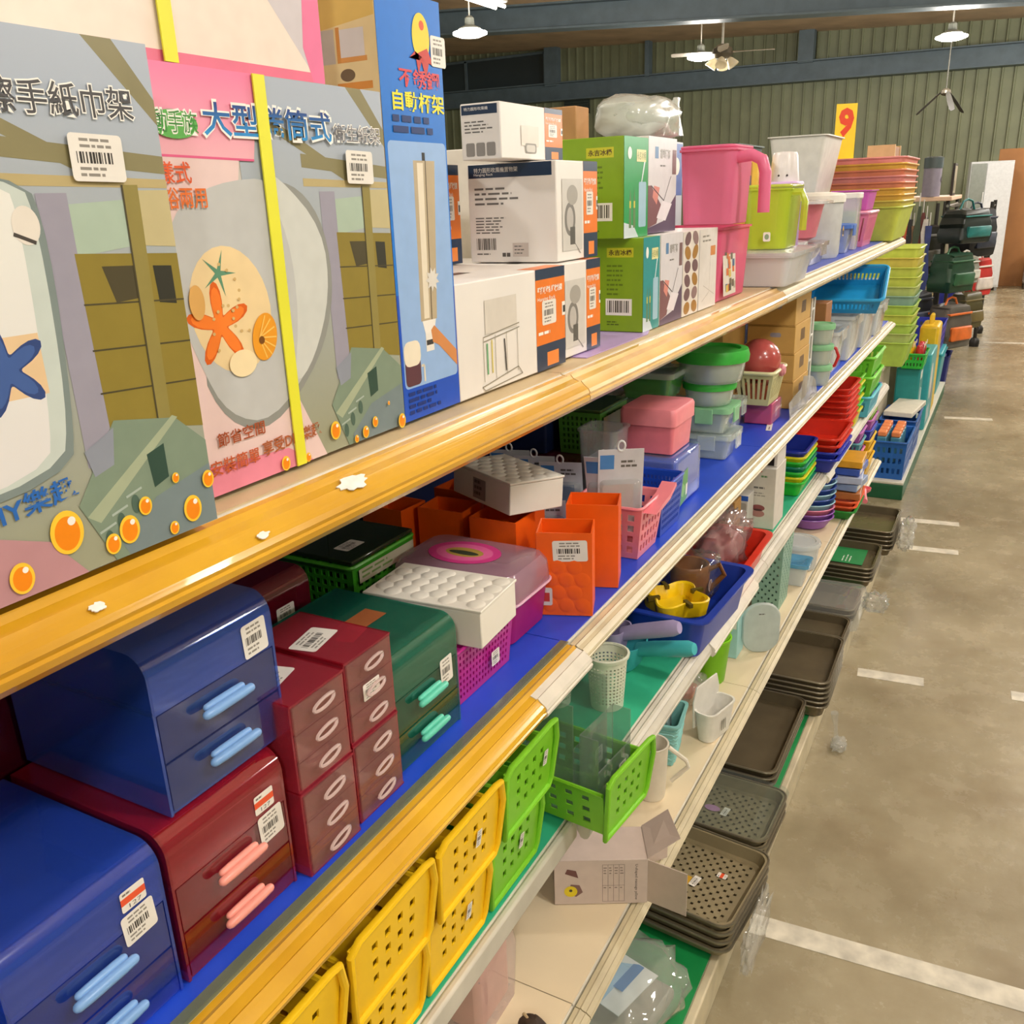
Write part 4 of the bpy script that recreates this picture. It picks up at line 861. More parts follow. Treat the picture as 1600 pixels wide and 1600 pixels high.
def lab_front(t, wd, x, z, w_, h_, orange=False, y=0.0, rot=0.0, name='price_label'):
    p = front(wd, y); p.k = .6; p.label(x, z, w_, h_, rot, orange); p.build(name, t)
BLUEH, PEACH, MINT = PL('#7aa6dc', .35), PL('#ee9a8c', .35), PL('#5cc8ae', .35)
t = drawer_unit(-.502, .282, S2 + .001, .126, .18, .138, '#3468f4', '#3c68e0', BLUEH, 'deep blue clear drawer box standing on the blue liner'); lab_front(t, .126, 88, 74, 28, 26, rot=.05); lab_front(t, .126, 90, 103, 21, 17, True)
t = drawer_unit(-.502, .414, S2 + .001, .126, .18, .138, '#e03050', '#c02440', PEACH, 'wine red clear drawer box with peach handles', dark='#3a0a14'); lab_front(t, .126, 92, 62, 28, 28, rot=.05); lab_front(t, .126, 90, 94, 22, 18, True)
t = drawer_unit(-.512, .434, S2 + .1405, .128, .175, .136, '#3c68e8', '#4474e0', BLUEH, 'smoky blue drawer box stacked on the wine red drawer box', fh='#a090b4', fbody=.14); lab_front(t, .128, 94, 88, 27, 30, rot=.04)
t = drawer_unit(-.507, .706, S2 + .001, .128, .17, .138, '#2cb89c', '#2a9078', MINT, 'dark teal clear drawer box with mint handles', dark='#0a3028'); lab_front(t, .128, 92, 62, 24, 32, rot=.03); p = top(.128, .138); p.rect(30, 70, 95, 100, INK('#9a5a34')); p.label(20, 60, 36, 22, .2); p.build('top_label', t)
t = drawer_unit(-.70, .33, S2 + .001, .126, .15, .2, '#9a2848', '#7a2038', PEACH, 'dark maroon drawer box behind the smoky blue one', dark='#2a0810'); p = side(.126, .15); p.k = .6; p.label(95, 120, 34, 30, .1); p.build('price_label', t)
t = drawer_unit(-.71, .70, S2 + .001, .12, .15, .165, '#b02848', '#901c38', PEACH, 'dark maroon drawer box half hidden beside the green lattice box'); lab_front(t, .12, 60, 110, 30, 22)
drawer_unit(-.70, .20, S2 + .001, .126, .15, .16, '#5a2038', '#381220', PEACH, 'dark plum drawer box behind the deep blue one')
# small pink towers of three drawers with ring pulls
def tower(X, Y, Z, label):
    t = T('mini_drawer_tower', label, 'drawer tower', X, Y, Z, 0, 'clear pink drawer towers'); wd, dp, ht, th = .073, .115, .0875, .0022
    M_ = CL('#e0566e', .26, .06, surf='#d04a62'); F_ = CL('#f4c4c4', .1, .05, surf='#f0c0b8')
    for s_ in (-1, 1): MB().box(s_ * (wd / 2 - th / 2) - th / 2, .001, 0, s_ * (wd / 2 - th / 2) + th / 2, dp, ht).build('side_panel', M_, t, smooth=False)
    MB().box(-wd / 2, 0, ht - th, wd / 2, dp, ht).build('top_panel', M_, t, smooth=False); MB().box(-wd / 2, 0, 0, wd / 2, dp, th).build('base_panel', M_, t, smooth=False); MB().box(-wd / 2 + th, dp - th, th, wd / 2 - th, dp, ht - th).build('back_panel', M_, t, smooth=False)
    dh = (ht - 2 * th) / 3
    for k in range(3):
        z0 = th + k * dh + .0006; z1 = z0 + dh - .0012; a, b = -wd / 2 + th + .0006, wd / 2 - th - .0006; mb = MB()
        mb.box(a, -.001, z0, b, .001, z1); mb.box(a, .001, z0, a + .0015, dp * .9, z1 - .003); mb.box(b - .0015, .001, z0, b, dp * .9, z1 - .003); mb.box(a, .001, z0, b, dp * .9, z0 + .0015)
        d = mb.build('drawer', F_, t, smooth=False)
        MB().tube([(.0165 * math.cos(q * PI / 8), -.004 - .005 * abs(math.sin(q * PI / 16)), (z0 + z1) / 2 + .004 + .0045 * math.sin(q * PI / 8)) for q in range(16)], .0017, seg=6, closed=True).build('ring_pull', CL('#f4e4e2', .45, .05, surf='#f0dcd8'), d)
    return t
tower(-.492, .522, S2 + .001, 'lower pink tower of three tiny drawers beside the wine red drawer box')
t = tower(-.494, .523, S2 + .089, 'upper pink drawer tower with sticker on top beside the smoky blue box'); p = top(.073, .0875); p.label(12, 30, 46, 30, .25); p.build('price_label', t)
tower(-.497, .602, S2 + .001, 'lower pink tower of three tiny drawers beside the dark teal box')
t = tower(-.499, .603, S2 + .089, 'upper pink drawer tower with front sticker beside the dark teal box'); p = top(.073, .0875); p.label(8, 40, 48, 30, .2); p.build('price_label', t)
p = front(.073, .0015); p.label(22, 36, 26, 18); p.build('front_label', t)
# green lattice box with lid
LAT = PL('#3ea324', .35, .08)
t = T('green_lattice_box', 'bright green lattice basket with clear dark lid at the back', 'basket', -.735, .945, S2 + .001)
basket_body(t, .145, .14, .115, LAT, .004, 9, 7, 10, .6, .62); rim_ring(t, .15, .146, .113, PL('#57b836', .35), .003, .008)
MB().box(-.0725, 0, .1165, .0725, .14, .123).build('lid', CL('#4a6a34', .6, .08, surf='#33452a'), t, bevel=.002); p = top(.145, .123); p.label(30, 30, 40, 26); p.build('price_label', t); p = front(.145, .003); p.rect(10, 88, 140, 108, INK('#c9c8b0')); p.lines(16, 101, 90, 2, 7, INK('#7aa05a'), 3); p.build('paper_band', t)
# magenta lattice basket, quilted white boxes
MAG = PL('#b41f86', .35, .08)
t = T('magenta_lattice_basket', 'magenta lattice basket carrying the quilted white box', 'basket', -.518, .853, S2 + .001); basket_body(t, .145, .15, .076, MAG, .006, 16, 7, 14, .45, .55); rim_ring(t, .148, .154, .075, MAG, .0025, .008); lab_front(t, .145, 82, 20, 20, 20, y=.001)
def quilted(X, Y, Z, yaw, label, tilt=0, roll=0):
    t = T('quilted_white_box', label, 'box', X, Y, Z, yaw, 'quilted white lidded boxes', tilt, roll); W = PL('#e9e5da', .38, .03); wd, dp, ht = .098, .16, .046
    MB().box(-wd / 2, 0, 0, wd / 2, dp, ht).build('body', W, t, bevel=.0015)
    MB().box(-wd / 2 - .0015, -.0015, ht + .0004, wd / 2 + .0015, dp + .0015, ht + .004).build('lid', W, t, bevel=.001)
    for r in range(8):
        for c in range(4 if r % 2 == 0 else 3):
            x = -wd / 2 + .0145 + c * .023 + (0 if r % 2 == 0 else .0115); y = .013 + r * .019
            MB().lathe([(.0118, ht + .004), (.0105, ht + .0048), (.006, ht + .0056), (.001, ht + .0059)], cx=x, cy=y, seg=12).build('quilt_dome', W, t)
    return t
quilted(-.497, .853, S2 + .079, 4, 'quilted white box lying on the magenta lattice basket')
t = quilted(-.586, 1.13, S2 + .134, -27, 'quilted white box tipped on top of the orange pen cups', 0, 4); p = side(.098, .16); p.k = .8; p.rect(60, 6, 95, 38, INK('#8a857e')); p.lines(64, 30, 26, 3, 9, INK('#4a4744'), 5); p.build('grey_label', t)
# purple case with translucent lid
t = T('magenta_case', 'magenta case with frosted domed lid and pink picture sticker', 'case', -.533, 1.005, S2 + .001)
tub('body', PL('#b01e78', .35, trans=.15), t, .125, .19, .062, .02, .006, .003, .003)
MB().loft([[(x, y, z) for x, y in rrect(a_, b_, .024, 5, 0, .095)] for a_, b_, z in ((.133, .198, .060), (.134, .199, .068), (.13, .195, .092), (.118, .183, .102), (.09, .155, .104))]).build('lid', CL('#e6c8d8', .5, .2, surf='#c9a0b4'), t)
MB().tube([(x, y, .062) for x, y in rrect(.136, .201, .024, 5, 0, .095)], .002, seg=6, closed=True).build('rim', PL('#e2b6cc', .3), t)
p = top(.125, .104); p.k = .8; p.ell(62, 105, 40, 56, INK('#d8408c')); p.ell(62, 105, 30, 44, INK('#e86aa4')); p.ell(62, 105, 16, 30, INK('#b99a4a')); p.ell(60, 105, 7, 24, INK('#3c4434')); p.build('picture_sticker', t)
# orange pen cups
ORGP = PL('#f2600e', .38, .06)
def pen_cup(X, Y, Z, yaw, label, wd=.062, dp=.08, ht=.128, dots=False, lab=False, tilt=0, roll=0):
    t = T('orange_pen_cup', label, 'pen cup', X, Y, Z, yaw, 'orange pen cups', tilt, roll)
    mb = MB(); L = lambda i, z: [(x, y, z) for x, y in ((-wd / 2 + i, i), (wd / 2 - i, i), (wd / 2 - i, dp - i), (-wd / 2 + i, dp - i))]
    mb.loft([L(0, 0), L(0, ht), L(.0022, ht), L(.0022, .003)]).build('body', ORGP, t, smooth=False)
    if dots:
        for r in range(4):
            for c in range(3 if r % 2 == 0 else 2): MB().lathe([(.0115, 0), (.0105, .0003), (.006, .0006), (.001, .0007)], seg=12).move(Matrix.Translation((-wd / 2, .014 + c * .024 + (0 if r % 2 == 0 else .012), .016 + r * .02)) @ Matrix.Rotation(-PI / 2, 4, 'Y')).build('raised_dot', ORGP, t)
    if lab: p = side(wd, dp); p.label(24, 84, 50, 32, .04); p.build('price_label', t); p = side(wd, dp); p.k = 1.8; p.rr(4, 16, 22, 44, 3, INK('#d8d0c8')); p.rect(7, 22, 18, 36, INK('#c23a2c')); p.build('small_sticker', t)
    return t
pen_cup(-.487, 1.116, S2 + .001, 20, 'orange pen cup with raised dots and a bar code sticker', dots=True, lab=True)
pen_cup(-.490, 1.225, S2 + .001, 18, 'plain tall orange pen cup behind the stickered one', ht=.135)
for X_, Y_, w_, lb in ((-.60, 1.12, 0, 'orange pen cup under the low corner of the tipped quilted box'), (-.70, 1.13, 3, 'orange pen cup at the back under the quilted box end'), (-.79, 1.10, -4, 'orange pen cup at the back behind the green lattice box'), (-.63, 1.215, 2, 'orange pen cup behind the tipped quilted box'), (-.73, 1.22, -3, 'orange pen cup deepest in the shelf behind the quilted box')):
    pen_cup(X_, Y_, S2 + .001, w_, lb, ht=.125)
# blister cards on hooks
FILMC = CL('#f3f6f6', .16, .06, surf='#eef2f2')
def blister(X, Y, Z, yaw, tilt, label, hs, wd=.07, ht=.12, name='blister_pack', group='blister packs standing in a row'):
    t = T(name, label, 'pack', X, Y, Z, yaw, group, tilt)
    MB().box(-wd / 2, 0, 0, wd / 2, .0012, ht).build('card', PL('#d9dbe0', .4), t, smooth=False)
    p = front(wd); w_, h_ = wd * 1000, ht * 1000; p.rect(3, h_ * .78, w_ * .35, h_ * .94, INK('#4f90d4')); p.lines(w_ * .5, h_ * .85, w_ * .45, 2, 8, GREYT, 4); p.rect(4, h_ * .2, w_ * .8, h_ * .6, INK(hs)); p.build('card_print', t)
    MB().loft([[(x, -.0008 - y_, z) for x, z in rrect(wd * a_, ht * .6, .008, 3, 0, ht * .36)] for a_, y_ in ((.92, 0), (.85, .014), (.7, .017))]).build('blister', FILMC, t)
    MB().tube([(.006 * math.cos(q * PI / 6), .0006, ht + .006 + .009 * math.sin(q * PI / 6)) for q in range(12)], .0018, seg=6, closed=True).build('hang_ring', PL('#e9ecec', .4), t)
    return t
for k in range(6):
    blister(-.84 + k * .034, 1.425 - k * .019, S2 + .001, -68, 12, 'clear hanging blister pack %s' % ('first in the row against the back panel', 'second in the row from the back panel', 'third in the row from the back panel', 'fourth in the row from the back panel', 'fifth in the row before the blue printed one', 'with blue print closest to the pink basket')[k], ('#8aa4a0', '#c0a48c', '#8a6a5c', '#b98a90', '#c9ced2', '#5a86b4')[k], ht=.085)
for k, (x, y, c) in enumerate(((-.83, 1.505, '#7aa0a4'), (-.765, 1.484, '#58606a'), (-.70, 1.463, '#3a78a8'))): blister(x, y, S2 + .001, -75, 14, ('grey green tinted blister pack standing behind the row', 'dark smoky blister pack standing behind the row', 'teal blue blister pack beside the pink basket')[k], c, .08, .12, group='blister packs behind the row')
# pink basket with packs
PB = PL('#f08a96', .38, .05)
t = T('pink_lattice_basket', 'salmon pink basket with square holes and wavy rim full of packs', 'basket', -.483, 1.36, S2 + .001)
basket_body(t, .112, .125, .092, PB, .012, 6, 4, 5, .55, .62); MB().tube([(x, y, .092 + (.012 * math.sin((x + .06) / .12 * PI) if y < .02 else 0)) for x, y in rrect(.116, .13, .012, 6, 0, .0625)], .003, seg=6, closed=True).build('rim', PB, t)
MB().prism([(-.05, .086), (-.02, .094), (.02, .1), (.05, .112), (.052, .106), (.02, .092), (-.02, .086)], 'y', -.022, .004).build('front_lip', PB, t)
blister(-.54, 1.345, S2 + .03, -60, 10, 'white and blue blister pack leaning out of the pink basket', '#e6dcd4', .075, .16, group='packs in the pink basket')
blister(-.575, 1.39, S2 + .02, -80, 18, 'clear pack with white ring behind the white one in the pink basket', '#cdd2cf', .07, .15, group='packs in the pink basket')
t = T('clear_cup_pack', 'ribbed clear plastic tub pack behind the pink basket', 'pack', -.595, 1.50, S2 + .001); tub('body', FILMC, t, .075, .075, .175, .012, .006, .002, .003); MB().box(-.03, .012, .02, .03, .06, .12).build('insert', PL('#a9b4bc', .4), t, smooth=False)
# blue lattice basket and wrapped blue box with green label
BLU = PL('#1644b4', .38, .08)
t = T('blue_lattice_basket', 'royal blue lattice basket beside the salmon pink basket', 'basket', -.49, 1.482, S2 + .001); basket_body(t, .115, .1, .09, BLU, .006, 12, 6, 12, .5, .55); rim_ring(t, .119, .104, .09, BLU, .003, .008)
t = T('blue_wrapped_box', 'blue plastic box in clear film with green label', 'box', -.515, 1.64, S2 + .001); MB().box(-.075, 0, 0, .075, .15, .10).build('body', PL('#2450c8', .35), t, bevel=.004); MB().box(-.079, -.004, 0, .079, .154, .106).build('film', CL('#d8e2f2', .14, .08), t, bevel=.01)
p = front(.15, .0045); p.poly([(8, 4), (62, 14), (66, 74), (12, 66)], INK('#4f9a48')); p.poly([(52, 20), (62, 22), (64, 44), (54, 42)], WHT); p.poly([(18, 30), (38, 20), (48, 40), (28, 54)], INK('#86c06a')); p.build('green_label', t)
t = T('coral_lidded_box', 'coral pink lidded box standing on the wrapped blue box', 'box', -.525, 1.64, S2 + .1075); tub('body', PL('#f0808c', .38), t, .12, .105, .06, .008, .004, .003, .002); MB().loft([[(x, y, z) for x, y in rrect(a_, b_, .01, 4, 0, .0525)] for a_, b_, z in ((.127, .112, .056), (.127, .112, .082), (.122, .107, .088), (.112, .097, .09))]).build('lid', PL('#f28f98', .35), t)
t = T('maroon_box', 'maroon plastic box under the olive green lattice box', 'box', -.675, 1.62, S2 + .001); tub('body', PL('#8a2038', .4), t, .22, .2, .085, .01, .006, .003, .004); MB().box(-.11, 0, .0855, .11, .2, .093).build('lid', CL('#a04058', .5, .1), t, bevel=.002)
t = T('olive_lattice_box', 'olive green lattice box with glossy lid at the back', 'box', -.67, 1.64, S2 + .0955); basket_body(t, .14, .09, .085, PL('#4d8a2c', .38), .003, 10, 6, 8, .5, .6); MB().box(-.072, -.002, .0855, .072, .092, .092).build('lid', CL('#6a8a4a', .6, .06, surf='#4a6a34'), t, bevel=.002); p = front(.14, .004); p.rect(8, 8, 132, 76, INK('#a08a54')); p.build('insert_card', t)
t = T('navy_box', 'navy blue box at the back beside the olive green lattice box', 'box', -.775, 1.62, S2 + .0955); tub('body', PL('#16264e', .4), t, .15, .085, .09, .006, .003, .003, .002); MB().box(-.077, -.002, .0905, .077, .087, .097).build('lid', CL('#8a9ab4', .5, .06, surf='#2a3a5c'), t, bevel=.002)
# clear containers with green lids
GLID = PL('#4fd054', .35, trans=.3); PLID = PL('#a4e0b0', .35, trans=.3); CG = CL('#f6fcf8', .34, .12, surf='#eaf6ee')
def round_box(X, Y, Z, r, ht, mb_, ml_, label, lid=.012, seg=28, name='round_food_box'):
    t = T(name, label, 'food box', X, Y, Z); MB().lathe([(r * .8, 0), (r * .86, .004), (r * .97, ht), (r * .94, ht), (r * .82, .006)], cx=0, cy=r, seg=seg).build('body', mb_, t); MB().lathe([(r * 1.03, ht - .004), (r * 1.05, ht + lid * .4), (r, ht + lid), (r * .8, ht + lid * 1.05), (r * .76, ht + lid * .8)], cx=0, cy=r, seg=seg).build('lid', ml_, t); return t
food_box(-.515, 1.99, S2 + .001, .1, .1, .055, CG, CG, 'small clear clip box lowest below the green lidded boxes')
food_box(-.52, 1.98, S2 + .064, .1, .1, .055, CG, PLID, 'small clear clip box with pale green band below the round one')
round_box(-.515, 1.97, S2 + .128, .058, .04, CG, GLID, 'round clear box with green lid in the middle of the pile')
round_box(-.49, 1.965, S2 + .181, .078, .05, CG, GLID, 'wide round clear box with bright green domed lid topmost in the pile', .022)
food_box(-.62, 1.87, S2 + .001, .13, .13, .14, CL('#d9e8d4', .35, .1, surf='#a8c89c'), CG, 'tall clear box with pale green contents beside the round boxes', False)
food_box(-.615, 1.88, S2 + .1555, .12, .12, .055, CL('#a8dca0', .4, .1, surf='#7cc870'), CG, 'clear green tinted box standing on the tall clear box', False)
food_box(-.55, 2.168, S2 + .001, .09, .1, .09, CG, CG, 'clear clip box between the green lidded pile and magenta box')
t = T('grey_food_bin', 'grey clear bin at the back behind the green tinted box', 'bin', -.757, 1.88, S2 + .001); tub('body', CL('#b9b4a8', .5, .12, surf='#8f8a80'), t, .22, .115, .17, .015, .01, .003, .004); MB().box(-.11, 0, .1705, .11, .115, .178).build('lid', PL('#5f8a5a', .4), t, bevel=.003)
t = carton('magenta_box', 'small magenta box in film under the cream basket', 'box', -.508, 2.37, S2 + .001, .1, .07, .055, PL('#d02878', .35)); MB().box(-.053, -.003, 0, .053, .073, .058).build('film', CL('#f2d8e4', .12, .06), t, bevel=.004); p = front(.1); p.rect(40, 12, 66, 40, INK('#e8b0cc')); p.build('label', t)
t = T('cream_basket', 'cream plastic basket holding the red ball', 'basket', -.495, 2.33, S2 + .0605); basket_body(t, .14, .1, .085, PL('#dcd8a0', .4, trans=.2), .014, 8, 1, 6, .5, .75); rim_ring(t, .15, .11, .085, PL('#e2dfae', .4), .005, .015); MB().prism(rrect(.1, .06, .01, 3, 0, .05), 'z', .003, .05).build('contents', PL('#b05a3c', .5), t)
t = T('red_ball', 'shiny dusky red ball with a pink stub in the cream basket', 'ball', -.55, 2.33, S2 + .112); MB().lathe([(.055 * math.sin(PI * k / 14), .055 - .055 * math.cos(PI * k / 14)) for k in range(1, 14)], cx=0, cy=0, seg=28).build('body', PL('#b8504c', .25, .1, coat=.5), t); MB().lathe([(.003, -.012), (.014, -.008), (.016, .008), (.01, .014)], seg=14).move(Matrix.Translation((.01, -.052, .03)) @ Matrix.Rotation(PI / 2, 4, 'X')).build('stub', PL('#d88a94', .4), t)
TANC = PL('#c89f56', .7, .08, 18.0)
for k in range(4):
    t = carton('tan_carton', ('tan hand hole carton lowest in its pile', 'tan hand hole carton second from the bottom of its pile', 'tan hand hole carton third from the bottom of its pile', 'tan hand hole carton topmost in its pile')[k], 'carton', -.497 - k * .002, 2.62, S2 + .001 + k * .0765, .2, .13, .076, TANC, 0, 'tan cartons stacked on the second shelf'); p = front(.2); p.poly([(70, 26), (130, 26), (126, 58), (74, 58)], INK('#6a4420')); p.build('hand_hole', t); p = side(.2, .13); p.rr(62, 44, 92, 56, 5, INK('#9a96a0')); p.rect(2, 72, 128, 75, INK('#9a7434')); p.build('side_mark', t)
t = T('tan_carton_row', 'deep tan carton standing behind the hand hole cartons', 'carton', -.64, 2.42, S2 + .001); MB().box(-.11, 0, 0, .11, .14, .28).build('body', TANC, t, bevel=.002); MB().box(.03, -.0015, .05, .08, 0, .12).build('tape_strip', PL('#8a5a2c', .6), t, smooth=False)
# far part of the second shelf
t = T('white_rack', 'narrow white plastic rack beside the tan cartons', 'rack', -.5, 2.75, S2 + .001)
for k in range(4): MB().box(-.02, 0, .02 + k * .075, .02, .12, .026 + k * .075).build('tier', PL('#e2e2dc', .4), t, bevel=.001)
for a_, b_ in ((-.019, .002), (.019, .002), (-.019, .118), (.019, .118)): MB().tube([(a_, b_, 0), (a_, b_, .28)], .003).build('post', PL('#e2e2dc', .4), t)
for k, lb in enumerate(('lowest', 'middle', 'topmost')): round_box(-.46, 2.90, S2 + .001 + k * .063, .043, .05, CG, PLID, 'mint lidded round box %s in its small pile' % lb, .012)
t = T('mug_carton', 'brown carton with red mug handle beside the mint lidded boxes', 'carton', -.50, 3.012, S2 + .001); MB().box(-.05, 0, 0, .05, .1, .24).build('body', PL('#a06a3c', .6), t, bevel=.002); MB().tube([(.0, -.003, .1), (0, -.03, .095), (0, -.04, .07), (0, -.03, .04), (0, -.003, .03)], .005).build('red_handle', PL('#c8282c', .35), t)
t = T('blue_sieve_basket', 'bright blue shallow basket with slotted wall leaning at the back', 'basket', -.51, 3.33, S2 + .160, -86, None, 25); basket_body(t, .25, .22, .06, PL('#1f9ad8', .35), .015, 16, 1, 14, .5, .45); rim_ring(t, .262, .232, .06, PL('#2aa4e0', .35), .006, .02)
CLT = CL('#f8fbfc', .48, .12, surf='#f2f8fa')
food_box(-.48, 3.18, S2 + .001, .2, .16, .13, CLT, CLT, 'large clear tub wrapped in film beside the brown mug carton')
food_box(-.47, 3.46, S2 + .001, .26, .2, .15, CLT, CLT, 'large clear tub under the blue slotted basket')
food_box(-.465, 3.78, S2 + .001, .3, .22, .14, CLT, CLT, 'wide clear tub near the shelf end')
food_box(-.46, 4.08, S2 + .001, .24, .2, .12, CLT, CLT, 'clear tub closest to the lime tub pile')
food_box(-.465, 3.82, S2 + .153, .34, .22, .07, CL('#e6eef2', .5, .12, surf='#dfe6ea'), PL('#e4e8e8', .35, trans=.3), 'flat frosted white box laid over the wide clear tub')
t = T('grey_film_sheet', 'loose sheet of clear film standing at the front edge by the tan cartons', 'film', -.474, 2.46, S2 + .001); mb = MB(); L = []
for i in range(9):
    q = -.07 + i * .045; L.append([(q, .004 * math.sin(i * 1.3), 0), (q, .006 * math.sin(i * 1.7 + 1), .035 + .05 * math.exp(-((i - 4) / 3) ** 2)), (q, .006 * math.sin(i * 1.7 + 1) + .001, .035 + .05 * math.exp(-((i - 4) / 3) ** 2)), (q, .004 * math.sin(i * 1.3) + .001, 0)])
mb.loft(L).build('sheet', CL('#c9cdd2', .25, .1), t)
t = T('shelf_ticket', 'small white price ticket lying on the blue liner by the magenta box', 'ticket', -.50, 2.30, S2 + .0006, 10); MB().box(-.04, 0, 0, .04, .014, .0008).build('card', PL('#e8e6e0', .5), t, smooth=False); p = top(.08, .0008); p.lines(8, 5, 50, 1, 3, GREYT, 3); p.build('print', t)
# ================================================================== third shelf
YEL, LIME = PL('#f2c416', .38, .05), PL('#7cc428', .38, .06)
def lattice_tray(X, Y, Z, mat, label, yaw=0, tilt=0, wd=.134, dp=.2, ht=.1, lab=None):
    t = T('slot_basket', label, 'basket', X, Y, Z, yaw, 'stacking baskets with square holes', tilt)
    mb = MB(); a = .012
    def quad(p0, p1, p2, p3):
        p0, p1, p2, p3 = map(Vector, (p0, p1, p2, p3)); nn = (p1 - p0).cross(p3 - p0).normalized()
        return lambda u, v: ((p0.lerp(p1, u)).lerp(p3.lerp(p2, u), v), nn)
    w2 = wd / 2
    mb.rib_panel(quad((-w2 + a, dp, 0), (-w2 + a, .004, 0), (-w2 + .004, .004, ht * .72), (-w2 + .004, dp, ht * .72)), 6, 3, .44, .46, .08, .1, .0022)
    mb.rib_panel(quad((w2 - a, .004, 0), (w2 - a, dp, 0), (w2 - .004, dp, ht * .72), (w2 - .004, .004, ht * .72)), 6, 3, .44, .46, .08, .1, .0022)
    mb.rib_panel(quad((w2 - a, dp, 0), (-w2 + a, dp, 0), (-w2 + .004, dp, ht * .72), (w2 - .004, dp, ht * .72)), 4, 3, .34, .36, .1, .1, .0022)
    mb.box(-w2 + a, .004, 0, w2 - a, dp, .0022); mb.build('body', mat, t, smooth=False)
    # wide front plate with raised edge, widening upward
    mb = MB(); fn = quad((-w2 + .004, 0, 0), (w2 - .008, 0, 0), (w2, -.008, ht), (-w2 - .004, -.008, ht))
    us = [0, .24, .305, .40, .465, .56, .625, .72, .785, 1]; vs = [0, .24, .34, .45, .55, .66, .76, 1]
    mb.slab(fn, us, vs, lambda i, j: not (i % 2 == 1 and j % 2 == 1), .0024)
    mb.build('front_plate', mat, t, smooth=False)
    ring = [(-w2 + .002, -.001, .001), (w2 - .012, -.001, .001), (w2 - .004, -.002, .012), (w2 + .0015, -.009, ht * .72), (w2 - .004, -.0105, ht + .001), (w2 - .016, -.0105, ht + .003), (-w2 + .008, -.0105, ht + .003), (-w2 - .005, -.0105, ht - .004)]
    MB().tube(ring, .0042, seg=8, closed=True).build('front_rim', mat, t)
    MB().tube([(-w2 + .003, .004, ht * .72), (-w2 + .003, dp, ht * .72), (w2 - .003, dp, ht * .72), (w2 - .003, .004, ht * .72)], .003, seg=6).build('wall_rim', mat, t)
    if lab: p = Pr((-w2, -.0015, 0), (1, 0, 0), (0, -.085, 1)); p.k = 1.0; p.label(lab[0], lab[1], 11, 22, -.15); p.build('price_label', t)
    return t
lattice_tray(-.484, .405, S3 + .0045, YEL, 'yellow slot basket lowest in the pile furthest from the lime ones')
lattice_tray(-.466, .405, S3 + .1125, YEL, 'yellow slot basket on top in the pile furthest from the lime ones')
lattice_tray(-.484, .555, S3 + .0045, YEL, 'yellow slot basket lower in the pile under the pink drawer towers')
lattice_tray(-.466, .556, S3 + .1125, YEL, 'yellow slot basket upper in the pile under the pink drawer towers')
lattice_tray(-.486, .70, S3 + .0045, YEL, 'yellow slot basket lower beside the lime baskets', lab=(80, 40))
lattice_tray(-.466, .705, S3 + .1125, YEL, 'yellow slot basket upper beside the lime baskets', lab=(74, 46))
lattice_tray(-.486, .845, S3 + .0045, LIME, 'lime slot basket lower beside the yellow ones', lab=(70, 44))
lattice_tray(-.466, .853, S3 + .1125, LIME, 'lime slot basket upper beside the yellow ones', lab=(98, 48))
lattice_tray(-.398, 1.025, S3 + .006, LIME, 'lime slot basket pulled out over the shelf edge holding clear trays', -6)
ACR = CL('#d6e4dc', .16, .05, surf='#b8c8c0', spec=1.5)
def acrylic(X, Y, Z, wd, dp, ht, yaw, label):
    t = T('acrylic_tray', label, 'tray', X, Y, Z, yaw, 'clear acrylic trays in the lime basket')
    mb = MB(); th = .002
    mb.box(-wd / 2, 0, 0, wd / 2, dp, th); mb.box(-wd / 2, 0, th, -wd / 2 + th, dp, ht); mb.box(wd / 2 - th, 0, th, wd / 2, dp, ht); mb.box(-wd / 2 + th, dp - th, th, wd / 2 - th, dp, ht); mb.box(-wd / 2 + th, 0, th, wd / 2 - th, th, ht * .62)
    mb.build('body', ACR, t, smooth=False)
    p = front(wd); p.k = 1.0; p.label(wd * 620, ht * 280, 22, 28); p.build('price_label', t)
acrylic(-.455, 1.028, S3 + .012, .1, .125, .185, -6, 'taller clear acrylic tray standing in the pulled out lime basket')
acrylic(-.417, 1.027, S3 + .012, .098, .03, .14, -6, 'shorter clear acrylic tray in front of the taller one')
# white perforated cups
def perf_cup(X, Y, Z, r, ht, label):
    t = T('perforated_cup', label, 'cup', X, Y, Z, 0, 'white perforated plastic cups'); mb = MB(); n = 30; m = 14
    W = PL('#dfe0cc', .4)
    def fn(u, v):
        a = 2 * PI * u; rr = r * (.82 + .18 * v); return ((rr * math.cos(a), rr * math.sin(a), .004 + v * (ht - .008)), (math.cos(a), math.sin(a), 0))
    us = [i / (2 * n) for i in range(2 * n + 1)]; vs = [j / (2 * m) for j in range(2 * m + 1)]
    mb.slab(fn, us, vs, lambda i, j: not (i % 2 == 1 and j % 2 == 1 and 2 < j < 2 * m - 3), .0016); mb.lathe([(r * .82, 0), (r * .82, .004), (.01, .004)]); mb.build('body', W, t)
    MB().lathe([(r * .96, ht - .008), (r * 1.1, ht - .006), (r * 1.12, ht - .001), (r * 1.0, ht), (r * .95, ht - .003)], seg=32, cap0=False, cap1=False).build('rim', W, t)
perf_cup(-.545, 1.305, S3 + .001, .036, .104, 'white perforated cup standing on the teal liner behind the lime basket')
perf_cup(-.635, 1.275, S3 + .001, .036, .104, 'white perforated cup half hidden behind the acrylic tray')
